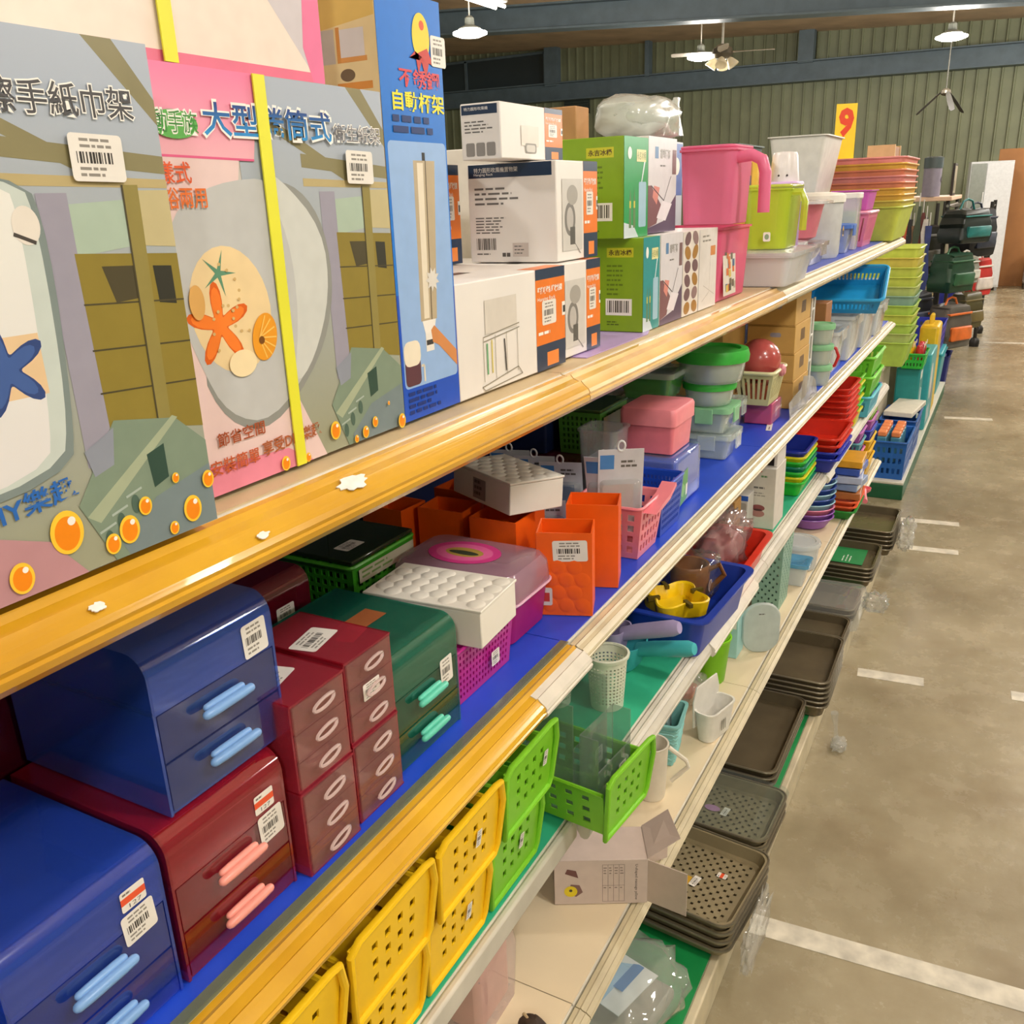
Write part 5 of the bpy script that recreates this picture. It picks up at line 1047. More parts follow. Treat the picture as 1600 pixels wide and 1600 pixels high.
# scoops
def scoop(X, Y, Z, mat, label, yaw, tilt=0):
    t = T('scoop', label, 'scoop', X, Y, Z, yaw, None, tilt)
    L = lambda wd, dp, z, i=0: [(x, y, z) for x, y in rrect(wd, dp, .02, 5, 0, .07)]
    MB().loft([L(.05, .1, 0), L(.062, .115, .01), L(.075, .135, .055), L(.071, .131, .055), L(.058, .11, .012)]).build('bowl', mat, t)
    MB().tube([(0, .01, .045), (0, -.02, .055), (0, -.06, .066), (0, -.092, .075), (0, -.104, .078)], [.014, .015, .0155, .0155, .011], seg=12).build('handle', mat, t)
    return t
scoop(-.527, 1.44, S3 + .001, PL('#45b4bc', .4), 'turquoise scoop with its handle over the blue tub rim', -8)
scoop(-.552, 1.43, S3 + .034, PL('#a99cc8', .4), 'lavender scoop nested in the turquoise scoop', -4, -3)
# blue tub with yellow ashtray and wrapped mugs
t = T('blue_tub', 'deep blue tub with wide rim poking over the shelf edge', 'tub', -.43, 1.665, S3 + .001, -3); tub('body', PL('#1c3ca6', .32, .06), t, .3, .17, .088, .025, .014, .003, .012)
t = T('yellow_ashtray', 'yellow clover shaped ashtray resting in the blue tub', 'ashtray', -.462, 1.595, S3 + .064)
def clover(r0, z): return [((r0 * (1 + .2 * math.cos(4 * 2 * PI * i / 48))) * math.cos(2 * PI * i / 48) * 1.05, .055 + (r0 * (1 + .2 * math.cos(4 * 2 * PI * i / 48))) * math.sin(2 * PI * i / 48), z) for i in range(48)]
MB().loft([clover(.046, 0), clover(.053, .005), clover(.058, .036), clover(.055, .038), clover(.05, .035), clover(.043, .012), clover(.01, .012)]).build('body', PL('#f0c90e', .35), t)
for a_ in (.8, 2.4, 4.0, 5.5): MB().prism([(-.004, 0), (.004, 0), (.004, .008), (-.004, .008)], 'y', .036, .062).move(Matrix.Translation((0, .055, .032)) @ Matrix.Rotation(a_, 4, 'Z')).build('rest_notch', PL('#5a4a0a', .5), t, smooth=False)
t = T('wrapped_mug', 'brown leather look mug in shiny clear film', 'mug', -.475, 1.745, S3 + .03)
MB().lathe([(.038, 0), (.04, .004), (.043, .075), (.04, .08), (.036, .078), (.034, .01)], cx=0, cy=.06).build('body', PL('#8a5524', .35, .2, 20), t); MB().tube([(.0, .02, .07), (.0, -.004, .085), (.01, -.012, .06), (.0, .02, .02)], .006).build('handle', PL('#7a4a20', .4), t); blob('film', CL('#f6f2ec', .04, .05), t, .06, .055, .052, .3, 3.2, 4, 0, .055, .052)
p = front(.1, -.014); p.ell(48, 35, 13, 14, INK('#e6d8d4')); p.ell(48, 35, 10, 11, INK('#7a4a3c')); p.line([(40, 28), (56, 42)], 3, INK('#e6d8d4')); p.build('emblem', t)
t = T('dark_bowl', 'black bowl standing behind the deep blue tub', 'bowl', -.62, 1.73, S3 + .001); MB().lathe([(.04, 0), (.065, .03), (.085, .1), (.08, .1), (.06, .03), (.01, .01)], cx=0, cy=.09).build('body', PL('#1c1614', .35), t); MB().lathe([(.042, 0), (.042, .004), (.02, .004)], cx=0, cy=.09).build('foot', PL('#15100e', .4), t)
t = T('red_tub', 'bright red tub under a clear crumpled bag', 'tub', -.447, 1.975, S3 + .001); tub('body', PL('#d8301c', .32, .06), t, .25, .15, .07, .025, .014, .003, .012)
t = T('crumpled_bag', 'crumpled clear plastic bag heaped in the red tub', 'bag', -.47, 1.985, S3 + .02); blob('film', CL('#e8dcdc', .3, .06, surf='#c8b4b4'), t, .1, .055, .06, .4, 3.6, 5, 0, .065, .06, 36, 20); blob('contents', PL('#c07a78', .4), t, .075, .04, .035, .2, 2, 6, 0, .065, .04)
t = carton('small_brown_carton', 'small brown carton beside the clear crumpled bag', 'carton', -.545, 2.17, S3 + .001, .06, .05, .12, PL('#b98c50', .7)); p = top(.06, .12); p.line([(0, 25), (60, 25)], 2, INK('#8a6434')); p.build('tape_line', t); p = front(.06); p.lines(8, 100, 40, 2, 8, INK('#8a6434'), 3); p.build('front_print', t)
t = carton('blue_banded_box', 'clear fronted white box with blue band before the lip print box', 'box', -.535, 2.262, S3 + .001, .06, .1, .11, PL('#cfcdc8', .4)); p = side(.06, .1); p.rect(0, 96, 100, 110, INK('#2f62c0')); p.rr(50, 20, 96, 90, 5, INK('#a9a49c')); p.ell(74, 40, 16, 12, INK('#6a5c50')); p.lines(56, 80, 30, 2, 8, GREYT, 4); p.build('side_print', t)
t = carton('lip_print_box', 'white carton with red lips picture on the third shelf', 'carton', -.482, 2.36, S3 + .001, .115, .115, .17, PL('#d8d2ca', .5)); p = side(.115, .115); p.rect(2, 2, 113, 168, INK('#d4cdc2')); p.line([(60, 146), (68, 156), (78, 160)], 2.5, INK('#c23a34')); p.lines(76, 144, 26, 1, 4, INK('#5a8a5a'), 5); p.lines(58, 112, 44, 1, 4, GREYT, 5); p.lines(58, 98, 40, 2, 7, INK('#9a948c'), 3)
p.ell(72, 58, 18, 9, INK('#8a4a4c')); p.ell(72, 42, 18, 10, INK('#b07a74')); p.ell(72, 52, 12, 3, INK('#4a2a2c')); p.build('side_print', t)
t = carton('black_window_box', 'white box with black window standing on the lip print carton', 'box', -.485, 2.37, S3 + .172, .1, .1, .07, PL('#dcd8d4', .5)); p = side(.1, .1); p.rect(20, 2, 92, 66, INK('#1c1c1e')); p.build('window_print', t)
# piles of trays
def pile(name, cat, group, X, Y, Z, cols, names, dz, wd, dp, ht, what, **k):
    n = len(cols)
    def lab(i, n): return '%s %s, %s' % (names[cols[i]], what, ('lowest in its pile', 'topmost in its pile')[i == n - 1] if i in (0, n - 1) else '%s from the bottom of its pile' % ('first', 'second', 'third', 'fourth', 'fifth', 'sixth', 'seventh', 'eighth', 'ninth', 'tenth', 'eleventh')[i])
    stack(name, lab, cat, group, X, Y, Z, n, dz, wd, dp, ht, cols, **k)
TN = {'#1a2f9c': 'navy blue', '#e4d818': 'yellow', '#2fc23a': 'green', '#12806a': 'dark teal', '#e0301c': 'red', '#2c3cc0': 'blue', '#f04a2a': 'orange red', '#7cd83c': 'lime green', '#5ac4e0': 'sky blue', '#a06ac8': 'purple', '#f08ab4': 'pink', '#f2c416': 'yellow', '#a8d8ec': 'pale blue', '#3a58b4': 'blue', '#f26a3a': 'orange', '#2a9a3c': 'green'}
pile('shallow_tray', 'tray', 'coloured trays beside the lip print carton', -.47, 2.70, S3 + .001, ['#2fc23a', '#e4d818', '#2fc23a', '#12806a', '#2fc23a', '#e4d818', '#1a2f9c'], TN, .0155, .2, .15, .045, 'shallow tray beside the lip print carton', r=.02, tap=.012, trans=.1)
pile('red_blue_tray', 'tray', 'wide trays in the middle of the third shelf', -.42, 3.0, S3 + .001, ['#2c3cc0', '#2c3cc0', '#e0301c', '#e0301c'], TN, .022, .26, .2, .05, 'wide tray past the coloured trays', r=.02, tap=.02, trans=.1, rim=.01)
pile('red_tub_pile', 'tub', 'nested red tubs', -.45, 3.36, S3 + .001, ['#e0301c'] * 7, TN, .021, .24, .2, .075, 'nested tub in front of the lime baskets', r=.025, tap=.02, trans=.1, rim=.008)
pile('green_yellow_tub', 'tub', 'nested green and yellow tubs', -.455, 3.59, S3 + .001, ['#e4d818', '#2fc23a', '#e4d818', '#2fc23a', '#e4d818', '#7cd83c'], TN, .026, .12, .15, .06, 'small tub between red tubs and lime baskets', r=.015, tap=.01, trans=.1)
for k, (c, nm) in enumerate((('#5ac4e0', 'sky blue lowest'), ('#7cd83c', 'lime lower'), ('#7cd83c', 'lime topmost'))):
    t = T('slotted_basket', '%s slotted basket in the pile at the end of the third shelf' % nm, 'basket', -.43, 3.85, S3 + .001 + k * .078, 0, 'slotted baskets at the end of third shelf'); basket_body(t, .3, .2, .08, PL(c, .35, trans=.1), .012, 10, 1, 8, .4, .55); rim_ring(t, .31, .21, .08, PL(c, .35), .006, .02)

# ================================================================== fourth shelf
# torn massage pillow carton lying on its side at the shelf edge
t = T('pillow_carton', 'torn pale carton with a printed table and open flaps poking over the edge', 'carton', -.468, 1.30, S4 + .001, 28)
PAPER = PL('#c9b8ae', .6, .06)
MB().box(-.045, 0, 0, .045, .17, .098).build('body', PAPER, t, bevel=.001)
p = side(.09, .17); p.rect(1, 1, 169, 97, INK('#cdbdb4')); p.text('U-shaped massage pillow', 146, 88, 80, 6.5, INK('#3c3430'), .01, -PI / 2)
for q in range(5): p.line([(88 + q * 10, 6), (88 + q * 10, 88)], .7, INK('#7a6c66'))
for q in (6, 42, 88): p.line([(88, q), (128, q)], .7, INK('#7a6c66'))
for q in range(4): p.lines(90 + q * 10, 80, 6, 3, 6, INK('#6a5e58'), 2, q); p.lines(90 + q * 10, 36, 5, 1, 6, INK('#6a5e58'), 2, q)
p.poly([(26, 24), (40, 18), (52, 28), (46, 44), (30, 46)], INK('#7a5a58')); p.ell(30, 30, 12, 12, INK('#e2cc1e')); p.ell(30, 32, 3, 3, INK('#3a3424')); p.poly([(20, 70), (44, 60), (40, 76), (24, 80)], INK('#6a4240')); p.build('side_print', t)
for sx, ang, L_ in ((-.045, -32, .075), (.045, 24, .06)):
    MB().box(0, -L_, .004, .0018, 0, .096).move(Matrix.Translation((sx, 0, 0)) @ Matrix.Rotation(math.radians(ang), 4, 'Z')).build('side_flap', PAPER, t, smooth=False)
MB().add([(-.045, 0, .098), (.045, 0, .098), (.05, -.05, .13), (-.03, -.06, .128), (-.045, 0, .1), (.045, 0, .1), (.05, -.05, .132), (-.03, -.06, .13)], [(0, 1, 2, 3), (7, 6, 5, 4), (0, 4, 5, 1), (1, 5, 6, 2), (2, 6, 7, 3), (3, 7, 4, 0)]).build('top_flap', PAPER, t, smooth=False)
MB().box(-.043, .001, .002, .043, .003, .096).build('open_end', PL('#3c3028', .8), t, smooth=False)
t = T('white_pitcher', 'slim white pitcher with angular handle behind the pulled out basket', 'pitcher', -.52, 1.585, S4 + .001); MB().lathe([(.028, 0), (.03, .005), (.034, .125), (.036, .13), (.032, .13), (.028, .01)], cx=-.02, cy=.03).build('body', PL('#e6dfcf', .4), t); MB().tube([(-.0, .0, .115), (.012, -.035, .085), (.014, -.04, .07), (.004, -.006, .03)], .005, seg=8).build('handle', PL('#e6dfcf', .4), t)
AQ = PL('#86c4c0', .42, .06)
t = T('aqua_weave_basket', 'aqua woven texture basket with grey tag on the cream shelf', 'basket', -.535, 1.725, S4 + .001, 8); tub('body', AQ, t, .112, .13, .112, .012, .012, .0025, .005)
for r in range(9):
    mb = MB(); z = .008 + r * .0112; i_ = .012 * (1 - z / .112)
    mb.tube([(x, y, z + (.0018 if (k + r) % 2 else -.0018)) for k, (x, y) in enumerate(rrect(.112 - 2 * i_ + .001, .13 - 2 * i_ + .001, .012, 4, 0, .065))], .0022, seg=5, closed=True); mb.build('weave_band', AQ, t)
MB().box(-.025, .02, .055, .03, .0225, .1).move(Matrix.Translation((0, .01, 0))).build('tag', PL('#7f9a9a', .5), t, smooth=False); p = Pr((-.025, .0295, .055), (1, 0, 0), (0, 0, 1)); p.text('mie', 14, 8, 34, 16, INK('#3a4a4c'), .01); p.rect(30, 30, 36, 42, INK('#22282a')); p.build('tag_print', t)
t = T('white_cutlery_holder', 'white plastic cutlery holder with slots leaning at the shelf edge', 'holder', -.47, 1.845, S4 + .001, -14); W = PL('#e8e6de', .4)
tub('cup', W, t, .115, .055, .08, .02, .008, .0025, .002); MB().prism([(-.054, .03), (.054, .03), (.058, .1), (.046, .135), (-.046, .135), (-.058, .1)], 'y', .05, .054).build('back_plate', W, t, bevel=.001)
p = front(.09, -.003); p.k = 1.6
for q in range(3): p.rr(34 + q * 8, 22, 38 + q * 8, 50, 1.5, INK('#8a887e'))
p.build('drain_slot', t)
for k in range(3):
    r = .05
    t = T('lime_cup', ('lime green plastic tumbler outermost of the nested set', 'lime green plastic tumbler in the middle of the nested set', 'lime green plastic tumbler topmost of the nested set')[k], 'cup', -.53, 2.10, S4 + .001 + k * .027, 0, 'nested lime tumblers'); MB().lathe([(.036, 0), (.038, .003), (.05, .125), (.051, .128), (.0492, .128), (.0368, .006)], cx=0, cy=.05).build('body', PL('#86d414', .4, trans=.15), t); MB().lathe([(.051, .122), (.053, .125), (.053, .129), (.049, .129)], cx=0, cy=.05, cap0=False, cap1=False).build('rim', PL('#8fdc20', .4), t)
t = T('clear_pouch', 'clear film pouch with small red parts behind the white holder', 'pouch', -.56, 1.98, S4 + .001); blob('film', CL('#f0eee6', .22, .06), t, .06, .035, .03, .3, 3, 9, 0, .04, .032); MB().prism(rrect(.06, .03, .01, 3, 0, .04), 'z', .015, .03).build('contents', PL('#c87a68', .5), t)
t = carton('aqua_card_box', 'pale aqua card box standing before the tall dotted bin', 'box', -.545, 2.27, S4 + .001, .07, .06, .2, PL('#a8dcdc', .45)); p = side(.07, .06); p.rect(20, 90, 56, 150, INK('#e8ecec')); p.lines(24, 140, 20, 3, 10, INK('#c27a5a'), 4); p.build('side_print', t)
t = T('frosted_lid', 'frosted oval lid leaning on the aqua card box', 'lid', -.495, 2.30, S4 + .001, -60, None, 0); MB().loft([[(x, y_, z) for x, z in rrect(a_, b_, .045, 6, 0, .075)] for a_, b_, y_ in ((.1, .145, 0), (.105, .15, .004), (.105, .15, .01), (.09, .135, .012))]).build('body', PL('#dbe4e2', .35, trans=.4), t); p = front(.1, .001); p.lines(40, 118, 26, 1, 4, GREYT, 3); p.build('print', t)
# tall dotted bin
t = T('dotted_bin', 'tall sage green bin with dot holes on the cream shelf', 'bin', -.50, 2.645, S4 + .001); SG = PL('#86ae9c', .45, .05)
w2, dp, ht, tp = .075, .1, .30, .01; mb = MB()
C_ = [(-w2 + tp, tp), (w2 - tp, tp), (w2 - tp, dp - tp), (-w2 + tp, dp - tp)]; D_ = [(-w2, 0), (w2, 0), (w2, dp), (-w2, dp)]
for i in range(4):
    j = (i + 1) % 4; a, b, q, r = Vector((*C_[i], 0)), Vector((*C_[j], 0)), Vector((*D_[i], ht)), Vector((*D_[j], ht)); nn = (b - a).cross(q - a).normalized()
    fn = lambda u, v, a=a, b=b, q=q, r=r, nn=nn: ((a.lerp(b, u)).lerp(q.lerp(r, u), v), nn)
    mb.rib_panel(fn, 9 if i % 2 == 0 else 7, 21, .5, .5, .05, .02, .002, None, True)
mb.box(-w2 + tp, tp, 0, w2 - tp, dp - tp, .003); mb.build('body', SG, t, smooth=False); rim_ring(t, .152, .102, ht, SG, .003, .006)
round_box(-.462, 2.975, S4 + .001, .07, .085, CLT, CLT, 'clear round tub with frosted lid past the dotted bin')
food_box(-.47, 2.83, S4 + .001, .085, .075, .075, CLT, CL('#7cc4ec', .5, .1, surf='#6ab8e4'), 'small clear tub with sky blue lid beside the dotted bin', False)
food_box(-.58, 2.86, S4 + .001, .12, .1, .1, CL('#e0b8a8', .4, .1, surf='#b88a78'), CLT, 'clear tub with brown contents behind the sky blue lid one', False)
BN = {'#a06ac8': 'purple', '#f08ab4': 'pink', '#a8d8ec': 'pale blue', '#3a58b4': 'navy rimmed'}
bc = ['#a06ac8', '#a06ac8', '#f08ab4', '#a8d8ec', '#3a58b4', '#a8d8ec', '#3a58b4', '#a8d8ec', '#3a58b4']
for k, c in enumerate(bc):
    t = T('nested_bowl', '%s bowl %s of the nested bowls past the clear round tub' % (BN[c], ('lowest', 'second', 'third', 'fourth', 'fifth', 'sixth', 'seventh', 'eighth', 'topmost')[k]), 'bowl', -.49, 3.40, S4 + .001 + k * .02, 0, 'nested bowls on the cream shelf'); MB().lathe([(.04, 0), (.06, .006), (.085, .045), (.087, .047), (.083, .047), (.058, .01), (.01, .006)], cx=0, cy=.085).build('body', PL(c, .35, trans=.1), t); MB().lathe([(.085, .044), (.089, .046), (.087, .049)], cx=0, cy=.085, cap0=False, cap1=False).build('rim', PL(c, .3), t)
pile('flat_tray', 'tray', 'orange and green trays on the cream shelf', -.43, 3.62, S4 + .001, ['#2a9a3c', '#f26a3a', '#f26a3a'], TN, .02, .24, .22, .04, 'flat tray past the nested bowls', r=.02, tap=.02, trans=.1, rim=.008)
for k, (c, nm) in enumerate((('#b06a34', 'brown'), ('#8aa0c8', 'grey blue'), ('#b9c4e0', 'pale lilac'), ('#3f5fc0', 'blue'), ('#e0a428', 'amber'))):
    t = T('flat_package', '%s flat package in the heap on the orange trays' % nm, 'package', -.42, 3.60, S4 + .085 + k * .032, (4, -6, 5, -3, 2)[k], 'flat packages heaped on orange trays'); MB().box(-.085, 0, 0, .085, .13, .028).build('body', PL(c, .4), t, bevel=.003); p = front(.17); p.rect(8, 6, 60, 22, INK('#e6e2da')); p.lines(70, 18, 80, 2, 8, GREYT, 4); p.build('print', t)
for k, (c, nm) in enumerate((('#e070a4', 'rose pink lowest'), ('#f08ab4', 'pink second'), ('#e070a4', 'rose pink third'), ('#5aa8b4', 'teal fourth'), ('#c46ac0', 'orchid fifth'), ('#4a48b4', 'indigo topmost'))):
    t = T('weave_basket', '%s basket in the nested pile near the cream shelf end' % nm, 'basket', -.47, 3.90, S4 + .001 + k * .046, 0, 'nested pink and purple baskets'); basket_body(t, .16, .16, .09, PL(c, .35, trans=.1), .017, 9, 3, 9, .5, .5); rim_ring(t, .168, .168, .09, PL(c, .35), .005, .015)
for k, (c, nm) in enumerate((('#f2c416', 'yellow lowest'), ('#e8b80e', 'golden second'), ('#f2c416', 'yellow third'), ('#2c3cc0', 'blue fourth'), ('#c46ac0', 'orchid fifth'), ('#9ad83c', 'lime topmost'))):
    t = T('weave_basket', '%s basket in the nested pile at the very end of the cream shelf' % nm, 'basket', -.46, 4.16, S4 + .001 + k * .046, 0, 'nested yellow and blue baskets'); basket_body(t, .2, .17, .09, PL(c, .35, trans=.1), .014, 9, 3, 9, .5, .5); rim_ring(t, .208, .178, .09, PL(c, .35), .005, .015)
t = T('pink_handle_scoop', 'pink long handled scoop lying in front of the pink baskets', 'scoop', -.43, 3.80, S4 + .001, 10); MB().tube([(-.06, .0, .012), (.04, .0, .012), (.08, .0, .014)], [.01, .009, .012], seg=10).build('handle', PL('#f2808c', .4), t); MB().lathe([(.02, .002), (.028, .01), (.03, .022), (.027, .022), (.02, .008)], cx=.1, cy=0).build('bowl', PL('#f2808c', .4), t)
t = T('leopard_pouch', 'rolled dark spotted pouch lying on the cream shelf', 'pouch', -.485, .935, S4 + .001, 60); blob('body', PL('#3a2a1c', .6, .5, 60.0), t, .03, .02, .014, .15, 2, 2, 0, .03, .021); MB().tube([(-.03, .03, .03), (.03, .03, .031)], .003).build('zip', PL('#b9a27a', .4), t)
t = T('film_bundle', 'pink and white goods in a clear film bag hanging under the yellow baskets', 'bag', -.56, .93, S4 + .001); MB().box(-.05, .02, 0, .05, .08, .16).build('contents', PL('#d8a08c', .5), t, bevel=.01); MB().loft([[(x, y, z) for x, y in rrect(a_, b_, .02, 5, c_, .05)] for a_, b_, c_, z in ((.12, .08, 0, 0), (.125, .085, .004, .1), (.11, .07, -.004, .19), (.07, .04, .008, .24), (.03, .02, 0, .29))]).build('film', CL('#efe2e2', .3, .08), t)

# ================================================================== base deck: baking trays
PAN = PL('#94886a', .42, .12, 10.0, metal=.2); PAN2 = PL('#756a54', .26, .15, 10.0, metal=.45); PANR = PL('#8a8270', .3, .1, 10.0, metal=.6)
def pan(X, Y, Z, wd, dp, ht, label, perf=False, yaw=0, mat=None, tilt=0, lab=False, extra=None, roll=0):
    t = T('baking_tray', label, 'baking tray', X, Y, Z, yaw, 'metal baking trays on the base deck', tilt, roll); mat = mat or (PAN if perf else PAN2)
    def L(i, z, r=.03): return [(x, y, z) for x, y in rrect(wd - 2 * i, dp - 2 * i, max(r - i * .4, .008), 5, 0, dp / 2)]
    if perf:
        MB().loft([L(.02, .0), L(.012, .003), L(.004, ht - .004), L(-.004, ht - .003), L(-.004, ht), L(.0055, ht), L(.0135, .0045), L(.022, .0016)], cap0=False, cap1=False).build('wall', mat, t)
        nx, ny = int((wd - .06) / .0115), int((dp - .06) / .0115)
        a, b = wd / 2 - .02, .021
        def fn(u, v): return ((-a + 2 * a * u, b + (dp - 2 * b) * v, .0016), (0, 0, 1))
        MB().rib_panel(fn, nx, ny, .55, .55, .03, .03, .0014, None, True).build('perforated_floor', mat, t, smooth=False)
    else:
        MB().loft([L(.02, .0), L(.012, .003), L(.004, ht - .004), L(-.004, ht - .003), L(-.004, ht), L(.0055, ht), L(.0135, .0045), L(.03, .0025)]).build('pan', mat, t)
    MB().tube([(x, y, ht) for x, y in rrect(wd + .004, dp + .004, .031, 5, 0, dp / 2)], .003, seg=6, closed=True).build('rim', PANR, t)
    if lab:
        p = top(wd, .002); p.k = 1.5
        if lab == 2: p.rect(wd * 380, 136, wd * 500, 180, INK('#c89a2c'))
        p.label(wd * 400, 120, 34, 16, -.1); p.build('price_label', t)
        p = top(wd, .002); p.k = 1.5; p.ell(wd * 480, 160, 12, 20, INK('#b98ab4')) if lab == 1 else p.label(wd * 620, 70, 16, 22, 0, True); p.build('small_sticker', t)
    return t
for k in range(4): pan(-.335 + .001 * k, 1.60 + .001 * k, SB + .003 + k * .022, .26, .34, .03, ('brown perforated tray lowest in the pile beside the long tape', 'brown perforated tray second in the pile beside the long tape', 'brown perforated tray third in the pile beside the long tape', 'brown perforated tray topmost with yellow and white stickers')[k], perf=(k == 3), yaw=-6, lab=2 if k == 3 else False, mat=PAN)
for k in range(3): pan(-.345, 1.90 + .001 * k, SB + .003 + k * .022, .22, .36, .03, ('brown tray lowest under the film wrapped perforated tray', 'brown tray in the middle under the film wrapped perforated tray', 'brown perforated tray wrapped in film with lilac sticker')[k], perf=(k == 2), yaw=-2, lab=1 if k == 2 else False, mat=PAN)
t = T('tray_film', 'thin clear film laid over the perforated tray with lilac sticker', 'film', -.34, 1.91, SB + .078, -2); MB().prism(rrect(.24, .34, .03, 5, 0, .17), 'z', .0006, .0014).build('sheet', CL('#e6f0ee', .03, .05, spec=.6), t, smooth=False)
for k in range(3): pan(-.392 + .001 * k, 2.28, SB + .003 + k * .02, .42, .38, .034, ('large dark roasting tray lowest of three', 'large dark roasting tray in the middle of three', 'large dark roasting tray topmost of three with glossy floor')[k])
for k in range(6): pan(-.338, 2.675 + .0005 * k, SB + .003 + k * .0165, .33, .36, .042, ('deep dark tray %s in the tall pile past the large roasting trays' % ('lowest', 'second', 'third', 'fourth', 'fifth', 'topmost with film')[k]), yaw=1)
for k in range(3): pan(-.36, 3.0, SB + .003 + k * .018, .26, .36, .03, 'dark tray %s in the pile before the film wrapped bundle' % ('lowest', 'middle', 'topmost')[k])
for k in range(3): pan(-.36, 3.28, SB + .003 + k * .02, .22, .34, .035, 'dark tray %s in the film wrapped bundle' % ('lowest', 'middle', 'topmost')[k])
FILM2 = CL('#eef0ee', .2, .05)
t = T('bundle_film', 'shiny clear film wrapped over the bundle of dark trays', 'film', -.35, 3.28, SB + .003); MB().loft([[(x, y, z + .004 * math.sin(9 * x + 31 * y)) for x, y in rrect(a_, b_, .03, 8, 0, .18)] for a_, b_, z in ((.25, .38, .004), (.255, .385, .05), (.24, .37, .085), (.15, .28, .09))]).build('wrap', FILM2, t); blob('film_knot', FILM2, t, .05, .04, .03, .5, 4, 3, .04, -.05, .06)
for k in range(4): pan(-.35, 3.72, SB + .003 + k * .018, .3, .34, .032, 'dark tray %s in the pile with green card inserts' % ('lowest', 'second', 'third', 'topmost')[k])
t = T('green_card', 'green card sheet lying in the topmost tray of the pile with inserts', 'card', -.38, 3.76, SB + .0625); MB().box(-.09, .02, 0, .09, .16, .0012).build('sheet', PL('#1f8a4a', .5), t, smooth=False); p = top(.18, .0012); p.lines(20, 100, 100, 3, 14, WHT, 4); p.build('print', t)
for k in range(5): pan(-.318 - .001 * k, 4.12 + .001 * k, SB + .003 + k * .02, .34, .36, .035, 'dark tray %s in the film covered pile at the shelf end' % ('lowest', 'second', 'third', 'fourth', 'topmost')[k], roll=0)
t = T('end_film', 'crumpled clear film hanging off the tray pile at the shelf end', 'film', -.295, 4.1, SB + .02); blob('wrap', FILM2, t, .13, .03, .05, .45, 4, 6, 0, -.02, .05)
t = T('film_drape', 'torn clear film hanging over the front edge of the perforated trays', 'film', -.306, 1.55, SB + .002); blob('wrap', FILM2, t, .1, .014, .045, .4, 4, 2, 0, 0.0, .045, 30, 14)
t = T('film_tail', 'thin twisted film tail hanging beside the deep dark trays', 'film', -.31, 2.52, 0.004); MB().tube([(0, 0, .12), (.006, -.006, .07), (-.004, -.012, .03), (.004, -.014, .012)], [.012, .006, .008, .02], seg=7).build('tail', FILM2, t); blob('tip', FILM2, t, .03, .02, .014, .5, 4, 8, 0, -.02, .014)
t = T('bagged_goods', 'clear bag of goods with blue and white header lying on the green base liner', 'bag', -.375, 1.245, SB + .002, -8)
blob('film', CL('#e9efe9', .2, .06), t, .13, .11, .05, .25, 2.8, 7, 0, .13, .062, 36, 18); MB().box(-.08, .05, .01, .09, .2, .04).build('contents', PL('#9a968c', .5), t, bevel=.01)
MB().add([(-.07, .09, .085), (.05, .07, .09), (.06, .17, .092), (-.06, .19, .088), (-.07, .09, .087), (.05, .07, .092), (.06, .17, .094), (-.06, .19, .09)], [(0, 1, 2, 3), (7, 6, 5, 4), (0, 4, 5, 1), (1, 5, 6, 2), (2, 6, 7, 3), (3, 7, 4, 0)]).build('header_card', PL('#dfe4ea', .4), t, smooth=False)
p = Pr((-.065, .09, .0925), (1, -.1, 0), (.08, 1, 0)); p.rect(0, 40, 115, 78, INK('#9cc4ea')); p.rect(40, 22, 115, 44, INK('#2f78c0')); p.build('header_print', t)
# ================================================================== next stand down the aisle
def W(name, label, cat, x, y, z, rz=0.0, group=None):
    return T(name, label, cat, x, y, z, rz, group)
t = W('display_base', 'low green display base with white top board past the shelf run', 'stand', -.385, 6.58, 0.0)
MB().box(-1.5, 0, .0, 1.5, .6, .085).build('body', PL('#155c3a', .5), t, bevel=.004); MB().box(-1.5, .0, .0855, 1.5, .6, .1).build('top_board', PL('#d8d6c8', .5), t, bevel=.003)
t = W('white_plinth', 'white plinth carrying the lime tub pile behind the blue crates', 'plinth', -.60, 5.75, .1005); MB().box(-.22, 0, 0, .22, .3, .52).build('body', PL('#b4ac98', .6), t, bevel=.004); MB().box(-.23, -.01, .5205, .23, .31, .539).build('top_board', PL('#cfc8b4', .5), t, bevel=.003)
def crate(name, label, x, y, z, wd, dp, ht, h, rz=0, nz=3, group=None):
    t = W(name, label, 'crate', x, y, z, rz, group); basket_body(t, wd, dp, ht, PL(h, .4), .01, 8, nz, 6, .5, .5); rim_ring(t, wd + .008, dp + .008, ht, PL(h, .4), .006, .015); return t
crate('blue_crate', 'blue plastic crate full of orange packets at the near end of the stand', -.39, 5.32, .1005, .4, .2, .21, '#1c62b8')
crate('blue_crate', 'second blue plastic crate behind the orange packets', -.39, 5.76, .1005, .4, .19, .23, '#1756a8')
for k in range(8):
    t = W('orange_packet', 'orange capped small packet standing in the blue crate', 'packet', -.43 - (k % 2) * .07, 5.18 + (k // 2) * .08, .19, 0, 'orange packets in the blue crate'); MB().box(-.03, 0, 0, .03, .05, .14).build('pack', PL('#4a8aa4', .4), t, bevel=.006); MB().box(-.028, .002, .1405, .028, .048, .17).build('cap', PL('#f0905a', .4), t, bevel=.006)
t = W('power_strip_card', 'white card with sockets laid over the second blue crate', 'card', -.40, 5.82, .337, -6); MB().box(-.2, 0, 0, .2, .16, .03).build('body', PL('#e2ddd0', .5), t, bevel=.004)
p = front(.4)
for q in range(4): p.rect(250 + q * 30, 8, 262 + q * 30, 22, INK('#4a4a48'))
p.build('socket', t)
